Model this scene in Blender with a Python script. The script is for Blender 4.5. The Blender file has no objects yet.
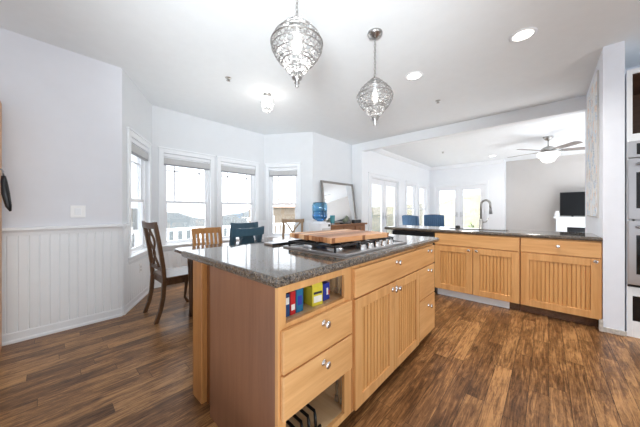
import bpy, math, random
from mathutils import Vector, Matrix
random.seed(7)
SC = bpy.context.scene
COL = SC.collection
PI = math.pi

# ------------------------------------------------------------------ camera, sky, large lights, exposure
cam_d = bpy.data.cameras.new('camera')
cam_d.sensor_width = 36.0
cam_d.lens = 250.0 / 640.0 * 36.0
cam_d.shift_y = -3.5 / 640.0
cam_d.clip_start = 0.05
cam_d.clip_end = 600
cam = bpy.data.objects.new('camera', cam_d)
COL.objects.link(cam)
cam.location = (0, 0, 1.17)
cam.rotation_euler = (PI / 2, 0, -math.atan2(0.7404, 0.6722))
SC.camera = cam

world = bpy.data.worlds.new('sky')
SC.world = world
world.use_nodes = True
bg = world.node_tree.nodes['Background']
bg.inputs['Color'].default_value = (0.86, 0.93, 1.0, 1)
bg.inputs['Strength'].default_value = 3.0

def area(name, loc, target, sx, sy, power, col=(1, 1, 1)):
    d = bpy.data.lights.new(name, 'AREA')
    d.shape = 'RECTANGLE'; d.size = sx; d.size_y = sy; d.energy = power; d.color = col
    o = bpy.data.objects.new(name, d); COL.objects.link(o)
    o.location = loc
    v = Vector(target) - Vector(loc)
    o.rotation_euler = v.to_track_quat('-Z', 'Y').to_euler()
    return o

area('fill_rear', (0.6, -3.9, 1.0), (1.6, 1.6, 2.5), 5.0, 1.6, 105, (0.9, 0.96, 1))  # added fill lamp behind the camera; the back wall has no windows
area('fill_living_side', (7.4, -3.9, 1.0), (7.4, 1.5, 2.6), 4.0, 1.8, 15, (0.92, 0.96, 1))  # added fill lamp in the unseen side of the living room
area('fill_kitchen_up', (-1.4, 0.2, 0.5), (-1.1, 0.4, 2.7), 3.0, 4.0, 30, (0.9, 0.95, 1))  # added fill lamp facing up to brighten the kitchen ceiling
area('fill_living_up', (7.4, -2.0, 0.5), (7.4, -1.6, 2.7), 3.6, 3.2, 140, (0.9, 0.95, 1))  # added fill lamp facing up, lifts the living room ceiling
def fill_spot(loc, target, power, cone):
    d = bpy.data.lights.new('fill_ceiling_spot', 'SPOT'); d.energy = power; d.color = (0.9, 0.96, 1)
    d.spot_size = math.radians(cone); d.spot_blend = 1.0; d.shadow_soft_size = 0.35
    o = bpy.data.objects.new('fill_ceiling_spot', d); COL.objects.link(o)
    o.location = loc; o.rotation_euler = (Vector(target) - Vector(loc)).to_track_quat('-Z', 'Y').to_euler()
fill_spot((-0.9, -0.4, 1.2), (2.2, 2.15, 2.95), 590, 68)  # added spot behind the camera, aimed up to even out the ceiling
sun_d = bpy.data.lights.new('sun', 'SUN'); sun_d.energy = 17; sun_d.angle = 0.3
sun = bpy.data.objects.new('sun', sun_d); COL.objects.link(sun)
sun.rotation_euler = (math.radians(13), 0, math.radians(170))

vs = SC.view_settings
vs.view_transform = 'Standard'; vs.look = 'None'; vs.exposure = 0.22; vs.gamma = 1.0
vs.use_curve_mapping = False
try:
    SC.cycles.use_denoising = True
    SC.cycles.max_bounces = 14; SC.cycles.diffuse_bounces = 8; SC.cycles.transparent_max_bounces = 24
    SC.cycles.sample_clamp_indirect = 6.0
except Exception:
    pass

# ------------------------------------------------------------------ materials
def lin(r, g, b):
    f = lambda c: (c / 255 / 12.92) if c <= 10 else ((c / 255 + 0.055) / 1.055) ** 2.4
    return (f(r), f(g), f(b), 1)

class NT:
    def __init__(s, name):
        s.m = bpy.data.materials.new(name); s.m.use_nodes = True
        s.t = s.m.node_tree; s.b = s.t.nodes['Principled BSDF']
    def n(s, typ, **kw):
        x = s.t.nodes.new(typ)
        for k, v in kw.items(): setattr(x, k, v)
        return x
    def l(s, a, b): s.t.links.new(a, b)
    def set(s, k, v): s.b.inputs[k].default_value = v
    def math(s, op, a, b=None):
        x = s.n('ShaderNodeMath', operation=op)
        for i, q in enumerate((a, b)):
            if q is None: continue
            if isinstance(q, (int, float)): x.inputs[i].default_value = q
            else: s.l(q, x.inputs[i])
        return x.outputs[0]
    def coord(s, scale=(1, 1, 1)):
        c = s.n('ShaderNodeTexCoord'); m = s.n('ShaderNodeMapping')
        m.inputs['Scale'].default_value = scale
        s.l(c.outputs['Object'], m.inputs['Vector'])
        return m.outputs['Vector']
    def noise(s, vec, scale, detail=4, rough=0.6, dist=0.0):
        x = s.n('ShaderNodeTexNoise')
        x.inputs['Scale'].default_value = scale; x.inputs['Detail'].default_value = detail
        x.inputs['Roughness'].default_value = rough; x.inputs['Distortion'].default_value = dist
        s.l(vec, x.inputs['Vector'])
        return x.outputs['Fac']
    def ramp(s, fac, stops):
        x = s.n('ShaderNodeValToRGB'); e = x.color_ramp.elements
        while len(e) < len(stops): e.new(0.5)
        for i, (p, c) in enumerate(stops):
            e[i].position = p; e[i].color = c
        s.l(fac, x.inputs['Fac'])
        return x.outputs['Color']
    def bump(s, h, strength=0.2, dist=0.01):
        x = s.n('ShaderNodeBump'); x.inputs['Strength'].default_value = strength
        x.inputs['Distance'].default_value = dist
        s.l(h, x.inputs['Height']); s.l(x.outputs['Normal'], s.b.inputs['Normal'])

def plain(name, col, rough=0.5, metal=0.0, noise=0.04, scale=30, spec=0.5):
    """painted, plastic or metal surface with a slight mottling"""
    k = NT(name)
    c = col
    a = tuple(max(0, q * (1 - noise)) for q in c[:3]) + (1,)
    b = tuple(min(1, q * (1 + noise)) for q in c[:3]) + (1,)
    f = k.noise(k.coord(), scale, 3)
    k.l(k.ramp(f, [(0.3, a), (0.7, b)]), k.b.inputs['Base Color'])
    k.set('Roughness', rough); k.set('Metallic', metal); k.set('Specular IOR Level', spec)
    return k.m

def wood(name, dark, light, axis='Z', scale=1.0, rough=0.38, contrast=1.0):
    k = NT(name)
    st = {'X': (0.9, 13, 13), 'Y': (13, 0.9, 13), 'Z': (13, 13, 0.9)}[axis]
    st = tuple(q * scale for q in st)
    v = k.coord(st)
    f = k.noise(v, 2.2, 5, 0.62, 0.5)
    g = k.noise(k.coord(tuple(q * 5 for q in st)), 2.0, 3, 0.6)
    h = k.math('ADD', k.math('MULTIPLY', f, 0.75), k.math('MULTIPLY', g, 0.25))
    lo, hi = 0.5 - 0.2 / contrast, 0.5 + 0.2 / contrast
    k.l(k.ramp(h, [(lo, dark), (hi, light)]), k.b.inputs['Base Color'])
    k.set('Roughness', rough)
    k.bump(g, 0.05, 0.003)
    return k.m

def emit(name, col, strength):
    k = NT(name)
    k.set('Base Color', col); k.set('Emission Color', col); k.set('Emission Strength', strength)
    return k.m

def glass(name, tint=(1, 1, 1, 1), refl=0.06, rough=0.02):
    k = NT(name)
    o = k.t.nodes['Material Output']
    tr = k.n('ShaderNodeBsdfTransparent'); tr.inputs['Color'].default_value = tint
    gl = k.n('ShaderNodeBsdfGlossy'); gl.inputs['Roughness'].default_value = rough
    lw = k.n('ShaderNodeLayerWeight'); lw.inputs['Blend'].default_value = 0.2
    mx = k.n('ShaderNodeMixShader')
    k.l(k.math('ADD', k.math('MULTIPLY', lw.outputs['Fresnel'], 0.6), refl), mx.inputs['Fac'])
    k.l(tr.outputs[0], mx.inputs[1]); k.l(gl.outputs[0], mx.inputs[2])
    k.l(mx.outputs[0], o.inputs['Surface'])
    return k.m

def m_floor():
    k = NT('hickory_planks')
    c = k.n('ShaderNodeTexCoord'); s = k.n('ShaderNodeSeparateXYZ'); k.l(c.outputs['Object'], s.inputs[0])
    X, Y = s.outputs['X'], s.outputs['Y']
    ry = k.math('DIVIDE', Y, 0.098); row = k.math('FLOOR', ry); fy = k.math('FRACT', ry)
    w1 = k.n('ShaderNodeTexWhiteNoise', noise_dimensions='1D'); k.l(row, w1.inputs['W'])
    ux = k.math('ADD', k.math('DIVIDE', X, 0.85), k.math('MULTIPLY', w1.outputs['Value'], 13.0))
    colm = k.math('FLOOR', ux); fx = k.math('FRACT', ux)
    cb = k.n('ShaderNodeCombineXYZ'); k.l(row, cb.inputs[0]); k.l(colm, cb.inputs[1])
    w2 = k.n('ShaderNodeTexWhiteNoise', noise_dimensions='2D'); k.l(cb.outputs[0], w2.inputs['Vector'])
    rnd = w2.outputs['Value']
    gv = k.n('ShaderNodeCombineXYZ')
    k.l(k.math('MULTIPLY', X, 2.4), gv.inputs[0]); k.l(k.math('MULTIPLY', Y, 34.0), gv.inputs[1])
    k.l(k.math('MULTIPLY', rnd, 40.0), gv.inputs[2])
    grain0 = k.noise(gv.outputs[0], 1.3, 7, 0.72, 1.8)
    kn = k.n('ShaderNodeCombineXYZ')
    k.l(k.math('MULTIPLY', X, 7.0), kn.inputs[0]); k.l(k.math('MULTIPLY', Y, 16.0), kn.inputs[1]); k.l(k.math('MULTIPLY', rnd, 9.0), kn.inputs[2])
    knots = k.noise(kn.outputs[0], 1.2, 4, 0.7, 2.2)
    grain = k.math('ADD', k.math('MULTIPLY', grain0, 0.78), k.math('MULTIPLY', knots, 0.22))
    bl = k.n('ShaderNodeCombineXYZ')
    k.l(k.math('MULTIPLY', X, 2.2), bl.inputs[0]); k.l(k.math('MULTIPLY', Y, 6.0), bl.inputs[1]); k.l(k.math('MULTIPLY', rnd, 17.0), bl.inputs[2])
    blot = k.noise(bl.outputs[0], 1.5, 3, 0.5, 0.4)
    t = k.math('ADD', k.math('ADD', k.math('MULTIPLY', rnd, 0.15), k.math('MULTIPLY', grain, 1.05)), k.math('MULTIPLY', blot, 0.34))
    colr = k.ramp(t, [(0.50, lin(34, 21, 12)), (0.63, lin(86, 57, 34)), (0.76, lin(126, 88, 54)), (0.93, lin(190, 142, 92))])
    gap = k.math('MAXIMUM', k.math('LESS_THAN', fy, 0.03), k.math('LESS_THAN', fx, 0.0035))
    mx = k.n('ShaderNodeMix', data_type='RGBA')
    k.l(k.math('MULTIPLY', gap, 0.75), mx.inputs['Factor']); k.l(colr, mx.inputs['A'])
    mx.inputs['B'].default_value = lin(38, 23, 14)
    k.l(mx.outputs['Result'], k.b.inputs['Base Color'])
    k.l(k.math('ADD', 0.2, k.math('MULTIPLY', grain, 0.22)), k.b.inputs['Roughness'])
    k.set('Specular IOR Level', 0.32)
    k.bump(k.math('SUBTRACT', grain, k.math('MULTIPLY', gap, 0.8)), 0.15, 0.004)
    return k.m

def m_granite():
    k = NT('speckled_granite')
    v = k.coord()
    vo = k.n('ShaderNodeTexVoronoi'); vo.inputs['Scale'].default_value = 210; k.l(v, vo.inputs['Vector'])
    sp = k.n('ShaderNodeSeparateXYZ'); k.l(vo.outputs['Color'], sp.inputs[0])
    n2 = k.noise(v, 55, 5, 0.7)
    t = k.math('ADD', k.math('MULTIPLY', sp.outputs[0], 0.55), k.math('MULTIPLY', n2, 0.55))
    k.l(k.ramp(t, [(0.22, lin(26, 24, 23)), (0.42, lin(76, 68, 60)), (0.58, lin(122, 108, 92)), (0.72, lin(90, 92, 96)), (0.9, lin(170, 152, 128))]), k.b.inputs['Base Color'])
    k.set('Roughness', 0.07); k.set('Specular IOR Level', 0.85)
    return k.m

def m_mosaic():
    k = NT('speckled_canvas')
    v = k.coord()
    vo = k.n('ShaderNodeTexVoronoi'); vo.inputs['Scale'].default_value = 14; k.l(v, vo.inputs['Vector'])
    sp = k.n('ShaderNodeSeparateXYZ'); k.l(vo.outputs['Color'], sp.inputs[0])
    W = lin(246, 248, 250)
    a = k.ramp(sp.outputs[0], [(0.0, lin(130, 180, 225)), (0.16, lin(214, 226, 238)), (0.30, W), (0.62, lin(232, 228, 220)), (0.78, lin(248, 196, 150)), (0.9, lin(160, 178, 195))])
    f = k.noise(v, 60, 3)
    mx = k.n('ShaderNodeMix', data_type='RGBA')
    k.l(k.math('GREATER_THAN', f, 0.5), mx.inputs['Factor']); k.l(a, mx.inputs['A']); mx.inputs['B'].default_value = W
    k.l(mx.outputs['Result'], k.b.inputs['Base Color'])
    k.set('Roughness', 0.45)
    return k.m

def m_strips(name, cols, width, axis, rough=0.4):
    """glued wooden strips of alternating tone"""
    k = NT(name)
    c = k.n('ShaderNodeTexCoord'); s = k.n('ShaderNodeSeparateXYZ'); k.l(c.outputs['Object'], s.inputs[0])
    q = k.math('DIVIDE', s.outputs[axis], width); row = k.math('FLOOR', q); fr = k.math('FRACT', q)
    w = k.n('ShaderNodeTexWhiteNoise', noise_dimensions='1D'); k.l(row, w.inputs['W'])
    g = k.noise(k.coord((3, 40, 40) if axis == 'Y' else (40, 3, 40)), 1.5, 4)
    t = k.math('ADD', k.math('MULTIPLY', w.outputs['Value'], 0.75), k.math('MULTIPLY', g, 0.3))
    col = k.ramp(t, [(0.15, cols[0]), (0.5, cols[1]), (0.9, cols[2])])
    mx = k.n('ShaderNodeMix', data_type='RGBA')
    k.l(k.math('LESS_THAN', fr, 0.1), mx.inputs['Factor']); k.l(col, mx.inputs['A']); mx.inputs['B'].default_value = cols[0]
    k.l(mx.outputs['Result'], k.b.inputs['Base Color'])
    k.set('Roughness', rough)
    return k.m

def m_terrain(name, stops):
    k = NT(name)
    v = k.coord()
    f = k.math('ADD', k.math('MULTIPLY', k.noise(v, 0.12, 6, 0.7), 0.6), k.math('MULTIPLY', k.noise(v, 1.6, 4, 0.7), 0.4))
    k.l(k.ramp(f, stops), k.b.inputs['Base Color'])
    k.set('Roughness', 0.95)
    return k.m

def m_steel(name, col=(0.62, 0.62, 0.63, 1), rough=0.28):
    k = NT(name)
    f = k.noise(k.coord((2, 2, 120)), 3, 3)
    k.set('Base Color', col); k.set('Metallic', 1.0)
    k.l(k.math('ADD', rough - 0.05, k.math('MULTIPLY', f, 0.1)), k.b.inputs['Roughness'])
    return k.m

WHITE = lin(238, 239, 241)
M = dict(
    wall=plain('wall_paint_cool_white', lin(230, 232, 238), 0.75, noise=0.012, scale=6),
    bay=plain('wall_paint_bay', lin(226, 229, 232), 0.75, noise=0.012, scale=6),
    grey=plain('wall_paint_greige', lin(198, 194, 190), 0.8, noise=0.012, scale=6),
    ceil=plain('ceiling_paint', lin(237, 241, 243), 0.85, noise=0.012, scale=9),
    trim=plain('white_trim_paint', lin(241, 244, 247), 0.38, noise=0.01, scale=8),
    pillar=plain('pillar_paint', lin(238, 243, 252), 0.5, noise=0.015, scale=9),
    scuff=plain('chipped_plaster', lin(196, 190, 182), 0.8, noise=0.2, scale=40),
    floor=m_floor(), granite=m_granite(), mosaic=m_mosaic(),
    mapleX=wood('maple_along_x', lin(206, 148, 90), lin(236, 187, 128), 'X', 0.7),
    mapleY=wood('maple_along_y', lin(206, 148, 90), lin(236, 187, 128), 'Y', 0.7),
    mapleZ=wood('maple_upright', lin(204, 145, 86), lin(233, 182, 122), 'Z', 0.7),
    panelw=wood('maple_beadboard', lin(202, 145, 84), lin(232, 179, 116), 'Z', 0.8),
    endp=wood('aged_shaded_veneer', lin(128, 87, 64), lin(154, 110, 82), 'Z', 0.5),  # brown veneer, with the shade on this end put into the tone
    post=wood('oiled_oak_post', lin(160, 102, 52), lin(205, 148, 88), 'Z', 0.8),
    filler=wood('stained_filler_board', lin(98, 58, 28), lin(132, 82, 42), 'Z', 0.8),
    inner=wood('plywood_interior', lin(206, 172, 128), lin(230, 200, 158), 'Y', 0.6, 0.55),
    toe=wood('toe_kick_stain', lin(92, 66, 48), lin(130, 96, 70), 'X', 0.7, 0.6),
    dkwood=wood('walnut_chair', lin(66, 44, 28), lin(112, 80, 54), 'Z', 1.4, 0.35),
    oak=wood('honey_oak', lin(178, 122, 66), lin(214, 160, 100), 'Z', 1.2, 0.4),
    rustic=wood('weathered_wood', lin(122, 98, 74), lin(168, 142, 112), 'Z', 1.4, 0.5),
    seatw=wood('pale_seat_wood', lin(186, 150, 112), lin(218, 186, 148), 'X', 1.2, 0.4),
    table=wood('dark_table_top', lin(74, 56, 46), lin(112, 88, 72), 'X', 0.9, 0.16),
    side=wood('sideboard_wood', lin(120, 76, 44), lin(164, 112, 68), 'X', 1.2, 0.5),
    shelfw=wood('shelf_birch', lin(196, 150, 106), lin(222, 180, 136), 'Z', 0.8, 0.5),
    board=m_strips('butcher_block_strips', (lin(140, 88, 52), lin(202, 142, 94), lin(238, 196, 152)), 0.041, 'Y', 0.34),
    teal=plain('teal_blue_paint', lin(52, 84, 102), 0.45, noise=0.08),
    blue_fab=plain('blue_velvet', lin(70, 102, 134), 0.8, noise=0.15, scale=50),
    black=plain('black_plastic', lin(22, 22, 24), 0.3, noise=0.05),
    blackgl=plain('black_glass', lin(12, 13, 15), 0.06, noise=0.02, spec=0.7),
    screen=plain('dark_screen', lin(14, 15, 17), 0.3, noise=0.02, spec=0.25),
    iron=plain('cast_iron', lin(24, 24, 26), 0.5, noise=0.15, scale=80),
    wire=plain('black_wire', lin(20, 19, 19), 0.35),
    chrome=m_steel('chrome', (0.82, 0.82, 0.83, 1), 0.1),
    steel=m_steel('brushed_steel', (0.66, 0.67, 0.69, 1), 0.3),
    nickel=m_steel('brushed_nickel', (0.5, 0.49, 0.47, 1), 0.3),
    darkst=m_steel('dark_nickel', (0.3, 0.3, 0.31, 1), 0.3),
    lampmet=m_steel('antique_silver', (0.42, 0.41, 0.4, 1), 0.3),
    blind=plain('blind_fabric', lin(206, 206, 206), 0.8, noise=0.03),
    blindr=plain('blind_rail', lin(150, 152, 156), 0.4, noise=0.03),
    vinyl=plain('white_vinyl', lin(240, 242, 245), 0.35, noise=0.01),
    pane=glass('window_glass'), crystal=glass('cut_crystal', (0.99, 0.99, 0.99, 1), 0.10, 0.06),
    aqua=glass('blue_bottle', (0.42, 0.76, 0.96, 1), 0.1, 0.05),
    water=glass('water', (0.55, 0.82, 0.98, 1), 0.05, 0.02),
    tealg=plain('teal_ceramic', lin(70, 140, 150), 0.25, noise=0.1),
    plate=plain('switch_plate', lin(246, 246, 246), 0.3, noise=0.01),
    mirror=m_steel('silvered_glass', (0.86, 0.87, 0.88, 1), 0.03),
    pewter=m_steel('pewter_frame', (0.33, 0.31, 0.29, 1), 0.35),
    led=emit('downlight_lens', (1, 0.95, 0.86, 1), 4),
    bulb=emit('lit_bulb', (1, 0.97, 0.94, 1), 10),
    bulb_dim=emit('soft_bulb', (1, 0.94, 0.86, 1), 0.8),
    bowl=emit('lit_frosted_bowl', (1, 0.98, 0.96, 1), 0.9),
    blade=wood('fan_blade_walnut', lin(112, 104, 100), lin(142, 134, 128), 'X', 1, 0.4),
    hill=m_terrain('chaparral_hillside', [(0.36, lin(38, 45, 48)), (0.5, lin(52, 58, 60)), (0.64, lin(68, 70, 68))]),
    hill_pale=m_terrain('overexposed_hillside', [(0.36, lin(74, 76, 62)), (0.5, lin(98, 95, 80)), (0.64, lin(116, 111, 98))]),  # same hills made paler; overexposure behind the glazed doors is in the colour
    deck=plain('pale_deck', lin(232, 230, 226), 0.8, noise=0.03),
    stucco=plain('tan_stucco', lin(160, 144, 126), 0.9, noise=0.08, scale=4),
    rooft=plain('roof_tiles', lin(140, 116, 100), 0.9, noise=0.2, scale=12),
    leaf=plain('bright_leaves', lin(98, 126, 62), 0.7, noise=0.35, scale=18),
    niche=wood('walnut_interior', lin(84, 58, 44), lin(112, 82, 62), 'Y', 0.8, 0.5),
)
def flat(name, rgb, rough=0.4): return plain(name, lin(*rgb), rough, noise=0.05)

# ------------------------------------------------------------------ mesh building
WM = {}
class MB:
    def __init__(s, Mx=None):
        s.v = []; s.f = []; s.mi = []; s.sm = []; s.M = Mx or Matrix()
    def add(s, vs, fs, mi=0, smooth=False):
        b = len(s.v)
        s.v += [s.M @ Vector(p) for p in vs]
        for q in fs:
            s.f.append([b + i for i in q]); s.mi.append(mi); s.sm.append(smooth)
        return s
    def box(s, x0, x1, y0, y1, z0, z1, mi=0):
        x0, x1 = min(x0, x1), max(x0, x1); y0, y1 = min(y0, y1), max(y0, y1); z0, z1 = min(z0, z1), max(z0, z1)
        return s.add([(x0, y0, z0), (x1, y0, z0), (x1, y1, z0), (x0, y1, z0), (x0, y0, z1), (x1, y0, z1), (x1, y1, z1), (x0, y1, z1)],
                     [(3, 2, 1, 0), (4, 5, 6, 7), (0, 1, 5, 4), (1, 2, 6, 5), (2, 3, 7, 6), (3, 0, 4, 7)], mi)
    def prism(s, poly, vec, mi=0, smooth=False):
        n = len(poly); vec = Vector(vec)
        P = [Vector(p) for p in poly]
        nrm = Vector((0, 0, 0))
        for i in range(n): nrm += P[i].cross(P[(i + 1) % n])
        if nrm.dot(vec) < 0: P.reverse()
        vs = P + [p + vec for p in P]
        s.add(vs, [list(range(n - 1, -1, -1)), list(range(n, 2 * n))], mi)
        b = len(s.v) - 2 * n
        for i in range(n):
            j = (i + 1) % n
            s.f.append([b + i, b + j, b + n + j, b + n + i]); s.mi.append(mi); s.sm.append(smooth)
        return s
    def tube(s, pts, r, seg=8, closed=False, mi=0, caps=True):
        P = [Vector(p) for p in pts]; n = len(P)
        rr = r if isinstance(r, (list, tuple)) else [r] * n
        T = []
        for i in range(n):
            a = P[(i - 1) % n] if (closed or i > 0) else P[i]
            c = P[(i + 1) % n] if (closed or i < n - 1) else P[i]
            d = c - a
            T.append(d.normalized() if d.length > 1e-9 else Vector((0, 0, 1)))
        up = Vector((0, 0, 1)) if abs(T[0].z) < 0.9 else Vector((1, 0, 0))
        N = (up - T[0] * up.dot(T[0])).normalized()
        vs = []
        for i in range(n):
            N = (N - T[i] * N.dot(T[i])); N = N.normalized() if N.length > 1e-6 else Vector((1, 0, 0))
            B = T[i].cross(N)
            for k in range(seg):
                a = 2 * PI * k / seg
                vs.append(P[i] + (N * math.cos(a) + B * math.sin(a)) * rr[i])
        fs = []
        for i in range(n if closed else n - 1):
            j = (i + 1) % n
            for k in range(seg):
                l = (k + 1) % seg
                fs.append((i * seg + k, i * seg + l, j * seg + l, j * seg + k))
        s.add(vs, fs, mi, True)
        if caps and not closed:
            b = len(s.v) - n * seg
            s.f.append([b + k for k in range(seg - 1, -1, -1)]); s.mi.append(mi); s.sm.append(False)
            s.f.append([b + (n - 1) * seg + k for k in range(seg)]); s.mi.append(mi); s.sm.append(False)
        return s
    def cyl(s, p0, p1, r0, r1=None, seg=16, mi=0):
        return s.tube([p0, p1], [r0, r0 if r1 is None else r1], seg, mi=mi)
    def lathe(s, c, prof, seg=24, mi=0, smooth=True):
        cx, cy, cz = c; vs = []; fs = []
        for (r, z) in prof:
            for k in range(seg):
                a = 2 * PI * k / seg
                vs.append((cx + r * math.cos(a), cy + r * math.sin(a), cz + z))
        for i in range(len(prof) - 1):
            for k in range(seg):
                l = (k + 1) % seg
                fs.append((i * seg + k, i * seg + l, (i + 1) * seg + l, (i + 1) * seg + k))
        if prof[-1][1] < prof[0][1]: fs = [tuple(reversed(q)) for q in fs]
        return s.add(vs, fs, mi, smooth)
    def ball(s, c, rx, ry=None, rz=None, nu=14, nv=9, mi=0):
        ry = ry or rx; rz = rz or rx
        vs = [(c[0], c[1], c[2] - rz)]
        for j in range(1, nv):
            t = -PI / 2 + PI * j / nv
            for i in range(nu):
                a = 2 * PI * i / nu
                vs.append((c[0] + rx * math.cos(t) * math.cos(a), c[1] + ry * math.cos(t) * math.sin(a), c[2] + rz * math.sin(t)))
        vs.append((c[0], c[1], c[2] + rz))
        fs = []
        for i in range(nu):
            k = (i + 1) % nu
            fs.append((0, 1 + k, 1 + i))
            for j in range(nv - 2):
                a = 1 + j * nu
                fs.append((a + i, a + k, a + nu + k, a + nu + i))
            a = 1 + (nv - 2) * nu
            fs.append((a + i, a + k, len(vs) - 1))
        return s.add(vs, fs, mi, True)
    def gem(s, c, r, h, rot=0.0, mi=0, seg=6):
        vs = [(c[0], c[1], c[2] - h)] + [(c[0] + r * math.cos(rot + 2 * PI * i / seg), c[1] + r * math.sin(rot + 2 * PI * i / seg), c[2]) for i in range(seg)] + [(c[0], c[1], c[2] + h)]
        fs = []
        for i in range(seg):
            k = (i + 1) % seg
            fs += [(0, 1 + k, 1 + i), (1 + i, 1 + k, seg + 1)]
        return s.add(vs, fs, mi)
    def build(s, name, mats, parent=None, bevel=0, seg=2):
        if not isinstance(mats, (list, tuple)): mats = [mats]
        if parent is not None:
            W = WM[parent.name]; inv = W.inverted()
            V = [inv @ p for p in s.v]
        else:
            xs = [p.x for p in s.v]; ys = [p.y for p in s.v]; zs = [p.z for p in s.v]
            c = Vector(((min(xs) + max(xs)) / 2, (min(ys) + max(ys)) / 2, min(zs)))
            W = Matrix.Translation(c); V = [p - c for p in s.v]
        me = bpy.data.meshes.new(name)
        me.from_pydata([tuple(p) for p in V], [], s.f)
        for m in mats: me.materials.append(m)
        me.polygons.foreach_set('material_index', s.mi)
        me.polygons.foreach_set('use_smooth', s.sm)
        me.update()
        o = bpy.data.objects.new(name, me); COL.objects.link(o)
        if parent is not None: o.parent = parent
        else: o.location = W.to_translation()
        WM[o.name] = W
        if bevel:
            b = o.modifiers.new('edge', 'BEVEL'); b.width = bevel; b.segments = seg; b.limit_method = 'ANGLE'; b.angle_limit = math.radians(50)
        return o

def thing(name, label, cat, loc, rz=0.0, group=None):
    o = bpy.data.objects.new(name, None); COL.objects.link(o)
    o.empty_display_size = 0.05
    o.location = loc; o.rotation_euler = (0, 0, rz)
    WM[o.name] = Matrix.Translation(Vector(loc)) @ Matrix.Rotation(rz, 4, 'Z')
    o['label'] = label; o['category'] = cat
    if group: o['group'] = group
    return o
def tag(o, label, cat, group=None):
    o['label'] = label; o['category'] = cat
    if group: o['group'] = group
    return o
def struct(o):
    o['kind'] = 'structure'; return o
def dup(root, loc, rz, label, group=None):
    def cp(o, parent):
        c = o.copy(); COL.objects.link(c)
        if parent: c.parent = parent
        for ch in [q for q in o.children]: cp(ch, c)
        return c
    r = cp(root, None)
    r.location = loc; r.rotation_euler = (0, 0, rz); r['label'] = label
    if group: r['group'] = group
    WM[r.name] = Matrix.Translation(Vector(loc)) @ Matrix.Rotation(rz, 4, 'Z')
    return r
def B(name, mat, parent, *boxes, bevel=0):
    m = MB(WM[parent.name].copy()) if parent is not None and getattr(B, 'local', False) else MB()
    for b in boxes: m.box(*b)
    return m.build(name, mat, parent, bevel)

# ------------------------------------------------------------------ the shell
H = 2.743
YL = 3.49
P0, P1, P2, P3 = Vector((0.577, YL)), Vector((1.08, 4.375)), Vector((3.08, 4.375)), Vector((3.63, YL))
XB = 5.0        # beam between kitchen and living room
YV = 3.25       # living room side wall
XW = 9.67       # living room end wall
TH = 0.13

def wall_frame(a, b):
    """matrix: local x along the wall, local y outwards (to the left of a->b), z up"""
    d = (b - a).normalized()
    n = Vector((-d.y, d.x))
    return Matrix(((d.x, n.x, 0, a.x), (d.y, n.y, 0, a.y), (0, 0, 1, 0), (0, 0, 0, 1))), (b - a).length

def wall(name, a, b, mat, holes=(), th=TH, z1=H, ext=(0, 0)):
    Mx, L = wall_frame(a, b)
    m = MB(Mx); u = -ext[0]
    for (u0, u1, za, zb) in sorted(holes):
        m.box(u, u0, 0, th, 0, z1)
        if za > 0: m.box(u0, u1, 0, th, 0, za)
        m.box(u0, u1, 0, th, zb, z1)
        u = u1
    m.box(u, L + ext[1], 0, th, 0, z1)
    return struct(m.build(name, mat))

fl = MB(); fl.prism([(-4, -4.2, 0), (XW + 0.5, -4.2, 0), (XW + 0.5, YL, 0), (P3.x, P3.y, 0), (P2.x, P2.y, 0), (P1.x, P1.y, 0), (P0.x, P0.y, 0), (-4, YL, 0)], (0, 0, -0.12))
struct(fl.build('floor', M['floor']))
ce = MB(); ce.prism([(-4, -4.2, H), (XW + 0.6, -4.2, H), (XW + 0.6, YL, H), (P3.x + .05, P3.y, H), (P2.x + .1, P2.y + .1, H), (P1.x - .1, P1.y + .1, H), (P0.x - .05, P0.y, H), (-4, YL, H)], (0, 0, 0.12))
struct(ce.build('ceiling', M['ceil']))

ZS, ZT = 0.62, 2.05    # window opening
wall('wall_left', Vector((-4, YL)), P0, M['wall'])
L1 = (P1 - P0).length; L3 = (P3 - P2).length
wall('wall_bay_left', P0, P1, M['bay'], [(0.20, 0.86, ZS, ZT)])
wall('wall_bay_front', P1, P2, M['bay'], [(0.15, 0.875, ZS, ZT), (1.06, 1.79, ZS, ZT)], ext=(0.07, 0.07))
wall('wall_bay_right', P2, P3, M['bay'], [(0.11, 0.72, ZS, ZT)])
wall('wall_dining', P3, Vector((XB, YL)), M['bay'], ext=(0.0, 0.0))
m = MB(); m.box(XB, XB + 0.14, 3.215, YL + TH, 0, H); struct(m.build('wall_jamb', M['trim']))
m = MB(); m.box(XB, XB + 0.14, -0.40, 3.215, 2.555, H); struct(m.build('trim_beam', M['trim']))
wall('wall_living_left', Vector((XB + 0.14, YV)), Vector((XW, YV)), M['trim'],
     [(5.42 - 5.14, 7.02 - 5.14, 0.0, 2.0), (7.60 - 5.14, 8.36 - 5.14, 0.5, 2.0), (8.63 - 5.14, 9.36 - 5.14, 0.5, 2.0)])
wall('wall_living_end', Vector((XW, YV)), Vector((XW, 0.985)), M['trim'], [(0.19, 1.77, 0.0, 2.03)], ext=(TH, 0))
m = MB(); m.box(XW + 0.43, XW + 0.55, -4.2, 0.985 + 0.1, 0, H); struct(m.build('wall_grey', M['grey']))
m = MB(); m.box(XW + TH, XW + 0.43, 0.985, 1.085, 0, H); struct(m.build('wall_return', M['trim']))
m = MB(); m.box(3.62, XB + 0.14, -0.535, -0.40, 0, H)
struct(m.build('wall_stub', M['pillar']))
m = MB(); m.box(3.605, 3.63, -0.545, -0.39, 0.0, 0.045); m.box(3.60, 3.66, -0.40, -0.375, 0, 0.11)
struct(m.build('trim_pillar_foot', M['scuff'], bevel=0.004))
m = MB(); m.box(4.35, 4.48, -4.2, -0.535, 0, H); struct(m.build('wall_oven', M['pillar']))
m = MB(); m.box(-3.3, -3.2, -4.2, YL, 0, H); struct(m.build('wall_rear', M['wall']))
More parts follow.
